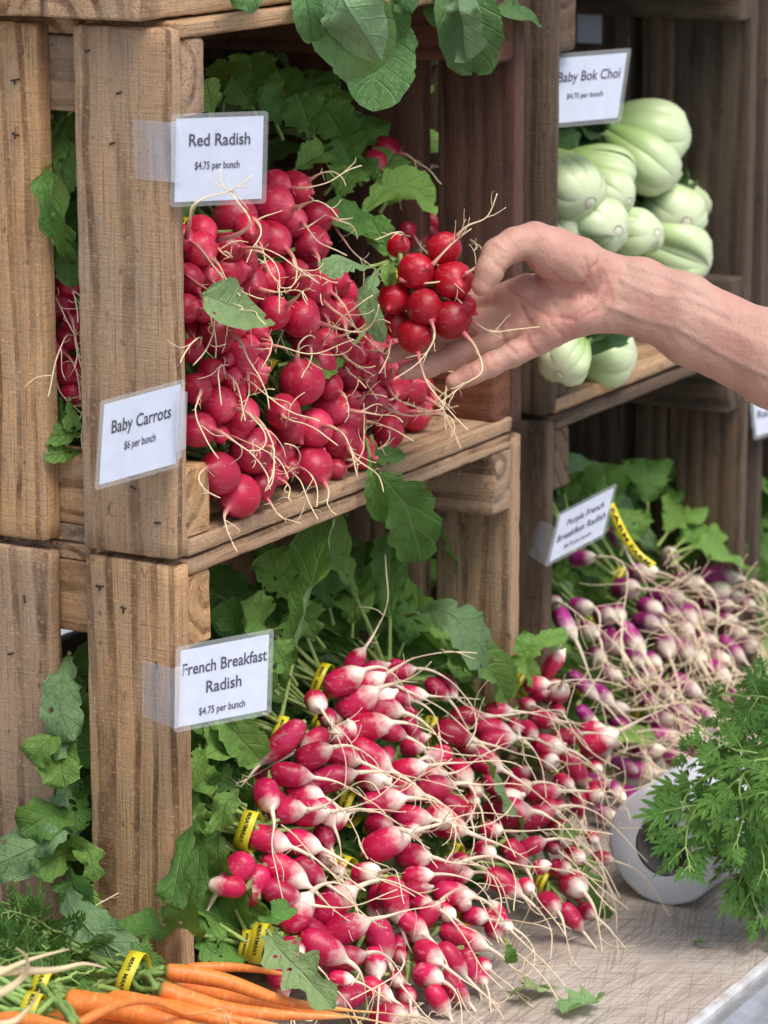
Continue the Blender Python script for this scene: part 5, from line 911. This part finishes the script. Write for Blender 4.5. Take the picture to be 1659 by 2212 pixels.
# ------------------------------------------------------------ white roll, jar with carrot greens, scraps
ax = V(1, 0, 0); pb = at(1430, 1955, Z=TZ); rc = V(pb[0], pb[1], TZ + .0545); o = thing('paper_roll', (rc[0], rc[1], TZ), 'white paper roll with grey core lying on its side on the table', 'paper roll'); Lr = .115
def revolve(prof, c, k=56, jag=0):
    v = []; 
    for x, r in prof:
        for j in range(k):
            a = 2 * math.pi * j / k; rr = r * (1 + (jag * n3((a * 4, x * 60, 3)) if jag else 0)); v.append(c + V(x, math.cos(a) * rr, math.sin(a) * rr))
    n = len(prof); return v, [(i * k + j, i * k + (j + 1) % k, (i + 1) * k + (j + 1) % k, (i + 1) * k + j) for i in range(n - 1) for j in range(k)]
v, f = revolve([(.0, .027), (-.0005, .036), (.0005, .051), (.002, .0540), (.006, .0545), (Lr - .006, .0545), (Lr, .053), (Lr, .027)], rc, jag=.012); MB().add(v, f, (0, 0, 0)).build('paper', M_ROLL, o)
v, f = revolve([(.003, .0272), (.003, .0245), (Lr - .003, .0245), (Lr - .003, .0272)], rc); MB().add(v, f, (0, 0, 0)).build('core', M_CORE, o)
jc = at(1768, 2000, Z=TZ); o = thing('jar', jc, 'dull glass jar of feathery carrot greens, cut off by the right photo edge', 'jar')
k = 40; prof = [(0, .001), (.030, .002), (.046, .004), (.052, .012), (.053, .05), (.0525, .10), (.050, .112), (.0485, .112), (.0505, .10), (.0505, .05), (.049, .012), (.03, .006), (0, .006)]
v = [jc + V(r * math.cos(2 * math.pi * j / k), r * math.sin(2 * math.pi * j / k), z) for r, z in prof for j in range(k)]
MB().add(v, [(i * k + j, i * k + (j + 1) % k, (i + 1) * k + (j + 1) % k, (i + 1) * k + j) for i in range(len(prof) - 1) for j in range(k)], (0, 0, 0)).build('glass', M_GLASS, o)
o = thing('carrot_greens', jc + V(0, 0, .02), 'feathery bright green carrot tops drooping from the jar over the white roll', 'carrot greens'); mb = MB(); wj = depth(jc) - .05
for pts, dw in (([(1720, 1560), (1660, 1515), (1617, 1490), (1557, 1457)], 0), ([(1720, 1560), (1659, 1526), (1582, 1505), (1488, 1498)], -.02), ([(1720, 1620), (1617, 1597), (1539, 1561), (1484, 1552)], .0), ([(1720, 1640), (1635, 1625), (1528, 1618), (1456, 1578)], -.02), ([(1720, 1640), (1650, 1640), (1574, 1647), (1539, 1696), (1546, 1757), (1525, 1835)], -.05), ([(1700, 1640), (1582, 1657), (1475, 1647), (1420, 1632)], .01), ([(1720, 1660), (1564, 1672), (1461, 1682), (1415, 1745), (1388, 1835)], -.01), ([(1600, 1690), (1500, 1700), (1440, 1760), (1420, 1830), (1432, 1890)], -.03), ([(1690, 1690), (1590, 1720), (1572, 1800), (1582, 1899)], -.04), ([(1720, 1680), (1659, 1718), (1610, 1765), (1603, 1820)], -.04), ([(1660, 1700), (1545, 1800), (1553, 1906), (1582, 2000)], .01), ([(1690, 1730), (1565, 1840), (1602, 1930), (1665, 2015)], .02), ([(1730, 1650), (1659, 1675), (1617, 1689), (1590, 1712)], -.06), ([(1720, 1590), (1635, 1579), (1582, 1569), (1525, 1540)], .02), ([(1720, 1540), (1690, 1500), (1650, 1480), (1620, 1470)], .04), ([(1720, 1660), (1650, 1650), (1600, 1680), (1570, 1740)], .05), ([(1720, 1620), (1660, 1560), (1600, 1530), (1570, 1530)], .05), ([(1700, 1720), (1640, 1780), (1620, 1850), (1630, 1920)], .03), ([(1710, 1600), (1670, 1590), (1630, 1640), (1600, 1650)], -.02), ([(1680, 1760), (1580, 1850), (1545, 1880), (1530, 1930)], .03)):
    pts = [(x + 62, y) for x, y in pts]; frond_path(mb, pts, 1.0, wj + dw)
    b = at(*pts[0], w=wj + dw); v, f, t = tube(smooth_path([jc + V(0, 0, .03) + rv(.012), (jc + b) / 2 + V(0, 0, .06), b], 8), .0016, 5); mb.add(v, f, np.stack([t, t * 0, t * 0 + 5.8], 1))
mb.build('fronds', M_FERN, o)
def flat_leaf(label, pts, wpx, kind, **kw):
    P = [at(x, y, Z=TZ + z) for x, y, z in pts]; o = thing('leaf_scrap', P[0], label, 'leaf scrap', 'leaf scraps'); mb = MB(); leaf(mb, P, wpx * depth(P[0]) / FPX, ZUP, kind, pet=.02, **kw); mb.build('leaf_blade', M_PALE if label[0] != 't' else M_LEAF, o)
flat_leaf('folded green leaf scrap on the bare table', [(1102, 2148, .006), (1140, 2132, .016), (1165, 2134, .005), (1200, 2138, .009)], 70, 'oak', ruf=.5)
flat_leaf('squarish green leaf scrap on the table near the lower photo edge', [(1215, 2190, .004), (1250, 2172, .008), (1287, 2160, .006)], 110, 'oak', ruf=.25)
flat_leaf('tiny shred of green leaf alone on the table beyond the roll', [(1503, 2031, .003), (1516, 2036, .006), (1532, 2040, .003)], 20, 'oak', ruf=.2)
def loose(label, pts, wpx, kind, **kw):
    P = [at(x, y, Y=q) for x, y, q in pts]; o = thing('loose_leaf', P[0], label, 'loose leaf', 'loose radish leaves'); mb = MB(); n = kw.pop('n', None)
    leaf(mb, P, wpx * depth(P[0]) / FPX, unit(-FWD + UPV * .3) if n is None else n, kind, **kw); mb.build('leaf_blade', M_PALE, o)
loose('grey-green holed leaf lying across the red radishes', [(438, 634, -.012), (480, 655, -.022), (530, 672, -.022), (572, 690, -.012)], 122, 'collard', pet=.03, ruf=.12, fold=.15)
loose('long pale lobed leaf lying over the lowest pink radishes and carrot tips', [(578, 2010, -.075), (610, 2060, -.10), (660, 2110, -.125), (722, 2180, -.15)], 118, 'oak', pet=.12, ruf=.25, fold=.15)

# ------------------------------------------------------------ forearm and hand
def hc(x, y, dw): return at(850.3 + .48743 * x, 427.9 + .48743 * y, w=2.588 + dw)
HK = .48743 * 2.588 / FPX
CAPS = []
def cap(pts, k=.012):
    for (a, b) in zip(pts, pts[1:]): CAPS.append((hc(*a[:3]), hc(*b[:3]), a[3] * HK, b[3] * HK, k))
# forearm
cap([(955, 335, .004, 82), (1100, 352, 0, 80), (1300, 440, -.006, 97), (1660, 612, -.026, 106), (2400, 960, -.08, 140)], .010)
cap([(950, 505, .004, 82), (1100, 528, 0, 82), (1300, 628, -.006, 104), (1660, 808, -.026, 110), (2400, 1160, -.08, 140)], .010)
cap([(950, 420, .0, 86), (1120, 440, -.002, 84), (1300, 535, -.010, 98), (1660, 712, -.032, 110), (2400, 1060, -.088, 140)], .012)
# palm
cap([(950, 345, .002, 84), (820, 292, -.008, 104), (700, 242, -.014, 100), (625, 192, -.018, 76)], .012)
cap([(940, 500, .002, 82), (830, 512, -.002, 84), (700, 575, .002, 74), (630, 625, .004, 62)], .012)
cap([(940, 420, .004, 90), (760, 420, .012, 98), (600, 430, .022, 82), (520, 440, .026, 66)], .012)
cap([(760, 470, .012, 92), (580, 555, .018, 70)], .010)
# thumb
cap([(620, 188, -.020, 80), (540, 205, -.028, 70), (462, 250, -.034, 66), (425, 320, -.038, 58), (392, 388, -.038, 47)], .006)
# fingers: little, ring, middle, index
cap([(640, 640, .004, 58), (530, 690, .0, 54), (430, 738, -.003, 50), (340, 783, -.006, 46), (268, 815, -.008, 40)], .005)
cap([(600, 560, .016, 60), (430, 645, .022, 57), (280, 700, .026, 54), (150, 745, .024, 50), (55, 768, .020, 40)], .005)
cap([(540, 500, .024, 62), (380, 560, .036, 58), (230, 610, .044, 56), (90, 660, .044, 50), (-10, 695, .040, 40)], .005)
cap([(520, 430, .026, 62), (380, 455, .044, 57), (240, 480, .052, 54), (100, 510, .052, 50), (20, 530, .048, 40)], .005)
# wrist tendons and veins
cap([(860, 400, -.010, 14), (1150, 425, -.0155, 16), (1400, 545, -.031, 18), (1660, 672, -.0485, 18)], .006)
cap([(900, 470, -.010, 12), (1200, 530, -.018, 13), (1500, 690, -.035, 13)], .006)
lo = np.min([np.minimum(c[0], c[1]) for c in CAPS], 0) - .05; hi = np.max([np.maximum(c[0], c[1]) for c in CAPS], 0) + .05
# the grid is laid along the picture axes so that the hand gets an even sampling
ex_, ey_, ez_ = RGT, UPV, FWD
Q = np.array([[c[i] @ e for e in (ex_, ey_, ez_)] for c in CAPS for i in (0, 1)]); lo = Q.min(0) - .04; hi = Q.max(0) + .04; hs = .0017
nx, ny, nz = [int((h_ - l_) / hs) + 1 for l_, h_ in zip(lo, hi)]
gx, gy, gz = [np.arange(n, dtype=np.float32) * hs + l_ for n, l_ in zip((nx, ny, nz), lo)]
Fd = np.full((nx, ny, nz), 1.0, np.float32)
for a, b, ra, rb, k in CAPS:
    a = np.array([a @ e for e in (ex_, ey_, ez_)]); b = np.array([b @ e for e in (ex_, ey_, ez_)]); m_ = max(ra, rb) + .03
    sl_ = [slice(max(0, int((min(a[i], b[i]) - m_ - lo[i]) / hs)), int((max(a[i], b[i]) + m_ - lo[i]) / hs) + 2) for i in range(3)]
    X, Y_, Z_ = np.meshgrid(gx[sl_[0]], gy[sl_[1]], gz[sl_[2]], indexing='ij'); d = b - a; L2 = d @ d
    t = np.clip(((X - a[0]) * d[0] + (Y_ - a[1]) * d[1] + (Z_ - a[2]) * d[2]) / L2, 0, 1)
    D = np.sqrt((X - a[0] - t * d[0]) ** 2 + (Y_ - a[1] - t * d[1]) ** 2 + (Z_ - a[2] - t * d[2]) ** 2) - (ra + (rb - ra) * t)
    S_ = Fd[sl_[0], sl_[1], sl_[2]]; h_ = np.clip(.5 + .5 * (S_ - D) / k, 0, 1); Fd[sl_[0], sl_[1], sl_[2]] = S_ * (1 - h_) + D * h_ - k * h_ * (1 - h_)
def surface_nets(F):
    s = F < 0; nx, ny, nz = F.shape; acc = np.zeros((nx - 1, ny - 1, nz - 1, 3)); cnt = np.zeros((nx - 1, ny - 1, nz - 1)); I = np.arange
    for ax in range(3):
        o = [i for i in range(3) if i != ax]
        for da in (0, 1):
            for db in (0, 1):
                a = [None] * 3; b = [None] * 3
                a[ax] = slice(0, -1); b[ax] = slice(1, None)
                for q, dd in ((o[0], da), (o[1], db)): a[q] = b[q] = slice(dd, F.shape[q] - 1 + dd)
                Fa, Fb = F[tuple(a)], F[tuple(b)]; c = (Fa < 0) != (Fb < 0); t = np.where(c, Fa / np.where(c, Fa - Fb, 1), 0)
                cnt += c; acc[..., ax] += t; acc[..., o[0]] += c * da; acc[..., o[1]] += c * db
    m = cnt > 0; idx = -np.ones(m.shape, int); idx[m] = np.arange(m.sum()); w = np.argwhere(m); v = w + acc[m] / cnt[m][:, None]; faces = []
    for ax in range(3):
        o = [(ax + 1) % 3, (ax + 2) % 3]; a = [slice(None)] * 3; b = [slice(None)] * 3; a[ax] = slice(0, -1); b[ax] = slice(1, None)
        c = np.argwhere(s[tuple(a)] != s[tuple(b)]); c = c[(c[:, o[0]] > 0) & (c[:, o[1]] > 0)]; e0 = np.eye(3, dtype=int)[o[0]]; e1 = np.eye(3, dtype=int)[o[1]]
        q = np.stack([idx[tuple((c - k).T)] for k in (0 * e0, e0, e0 + e1, e1)], 1); fl = s[tuple(c.T)]; q[~fl] = q[~fl][:, ::-1]; faces.append(q)
    return v, np.concatenate(faces)
v, fq = surface_nets(Fd); v = lo + v * hs; v = v[:, :1] * ex_ + v[:, 1:2] * ey_ + v[:, 2:] * ez_
fq = fq[(fq >= 0).all(1)]
# creases, folds and colour
dw = (v - CAM) @ FWD; px = CX + FPX * ((v - CAM) @ RGT) / dw; py = CY - FPX * ((v - CAM) @ UPV) / dw; hx, hy = (px - 850.3) / .48743, (py - 427.9) / .48743
fn = np.zeros_like(v); tri = v[fq]; nn = np.cross(tri[:, 2] - tri[:, 0], tri[:, 3] - tri[:, 1])
for i in range(4): np.add.at(fn, fq[:, i], nn)
if (fn * (v - v.mean(0))).sum() < 0: fn = -fn; fq = fq[:, ::-1]
fn /= np.linalg.norm(fn, axis=1)[:, None] + 1e-12; front = (fn @ FWD) < .15
red = np.zeros(len(v)); ven = np.zeros(len(v)); push = np.zeros(len(v))
def dist_line(pl):
    d = np.full(len(v), 1e9)
    for (x0, y0), (x1, y1) in zip(pl, pl[1:]):
        ax_, ay = x1 - x0, y1 - y0; t = np.clip(((hx - x0) * ax_ + (hy - y0) * ay) / (ax_ * ax_ + ay * ay), 0, 1); d = np.minimum(d, np.hypot(hx - x0 - t * ax_, hy - y0 - t * ay))
    return d
for pl, dp, sg in (([(590, 270), (560, 300), (500, 330)], .0018, 11), ([(600, 300), (640, 370), (700, 430), (790, 445), (860, 420)], .0022, 13), ([(500, 400), (580, 460), (680, 520), (800, 540)], .0014, 10), ([(590, 610), (605, 660), (640, 690)], .0016, 9), ([(470, 560), (490, 640), (540, 690)], .0014, 9), ([(850, 270), (870, 350), (830, 400), (770, 425)], .0012, 9), ([(900, 300), (915, 380), (880, 430)], .0012, 9), ([(930, 330), (950, 420), (900, 500), (850, 520)], .0012, 10), ([(960, 380), (965, 470), (930, 560)], .0010, 9), ([(895, 420), (860, 480), (800, 520)], .0009, 8), ([(330, 725), (345, 770)], .0008, 8), ([(425, 690), (450, 745)], .0010, 8), ([(450, 290), (490, 320)], .001, 9), ([(430, 200), (470, 230)], .0006, 8), ([(700, 330), (760, 380), (850, 380)], .0008, 8), ([(560, 480), (610, 560)], .001, 9)):
    d = dist_line(pl); g_ = np.exp(-(d / sg) ** 2) * front; push -= .85 * dp * g_; red += .55 * np.exp(-(d / (sg * 1.8)) ** 2) * front
for i in range(46):                                 # fine skin folds at the wrist and across the palm
    x0, y0 = (R.uniform(830, 1000), R.uniform(290, 580)) if i < 26 else (R.uniform(450, 850), R.uniform(330, 640)); a = R.gauss(1.75, .35) if i < 26 else R.gauss(.9, .6); L_ = R.uniform(30, 90)
    d = dist_line([(x0 + L_ * math.cos(a) * t + 5 * math.sin(t * 3 + i), y0 + L_ * math.sin(a) * t) for t in (-.5, -.2, .2, .5)]); push -= R.uniform(.0003, .0007) * np.exp(-(d / 6.5) ** 2) * front; red += .12 * np.exp(-(d / 8) ** 2) * front
for pl in ([(960, 480), (1100, 540), (1250, 570), (1450, 690), (1659, 790)], [(1000, 360), (1150, 430), (1300, 440), (1500, 530)], [(1050, 300), (1200, 340), (1400, 430)]):
    d = dist_line(pl); ven += .7 * np.exp(-(d / 14) ** 2) * front; push += .0008 * np.exp(-(d / 13) ** 2) * front
for (x, y, s) in ((270, 815, 50), (60, 765, 60), (385, 390, 45), (620, 140, 70), (620, 650, 60), (760, 560, 80), (350, 760, 60), (720, 280, 80)): red += .7 * np.exp(-((hx - x) ** 2 + (hy - y) ** 2) / s ** 2)
push += np.array([.0005 * n3(x, 70) + .0003 * n3(x, 160) for x in v]); v = v + fn * push[:, None]
ho = MB().add(v, [tuple(int(i) for i in q) for q in fq], np.stack([np.clip(red, 0, 1), np.clip(ven, 0, 1), np.zeros(len(v))], 1)).build('person', M_SKIN, None)
tag(ho, 'bare forearm reaching in from the aisle, palm cupped round a bunch of red radishes', 'person')
# thumbnail on the far side of the thumb tip
mb = MB(); c = hc(368, 365, -.040); n_ = unit(-RGT * .8 - UPV * .1 - FWD * .35); t_ = unit(hc(385, 395, 0) - hc(430, 300, 0)); t_ = unit(t_ - n_ * (t_ @ n_)); s_ = np.cross(t_, n_); vv = []; ff = []
for i in range(8):
    for j in range(7):
        a, b = -1 + 2 * i / 7, -1 + 2 * j / 6; vv.append(c + t_ * a * .0065 + s_ * b * .0055 * (1 - .25 * abs(a) ** 3) - n_ * (.0022 * b * b + .001 * a * a - .0012))
ff = [(i * 7 + j, i * 7 + j + 1, (i + 1) * 7 + j + 1, (i + 1) * 7 + j) for i in range(7) for j in range(6)]
mb.add(vv, ff, (0, 0, 0)).build('fingernail', M_NAIL, ho)
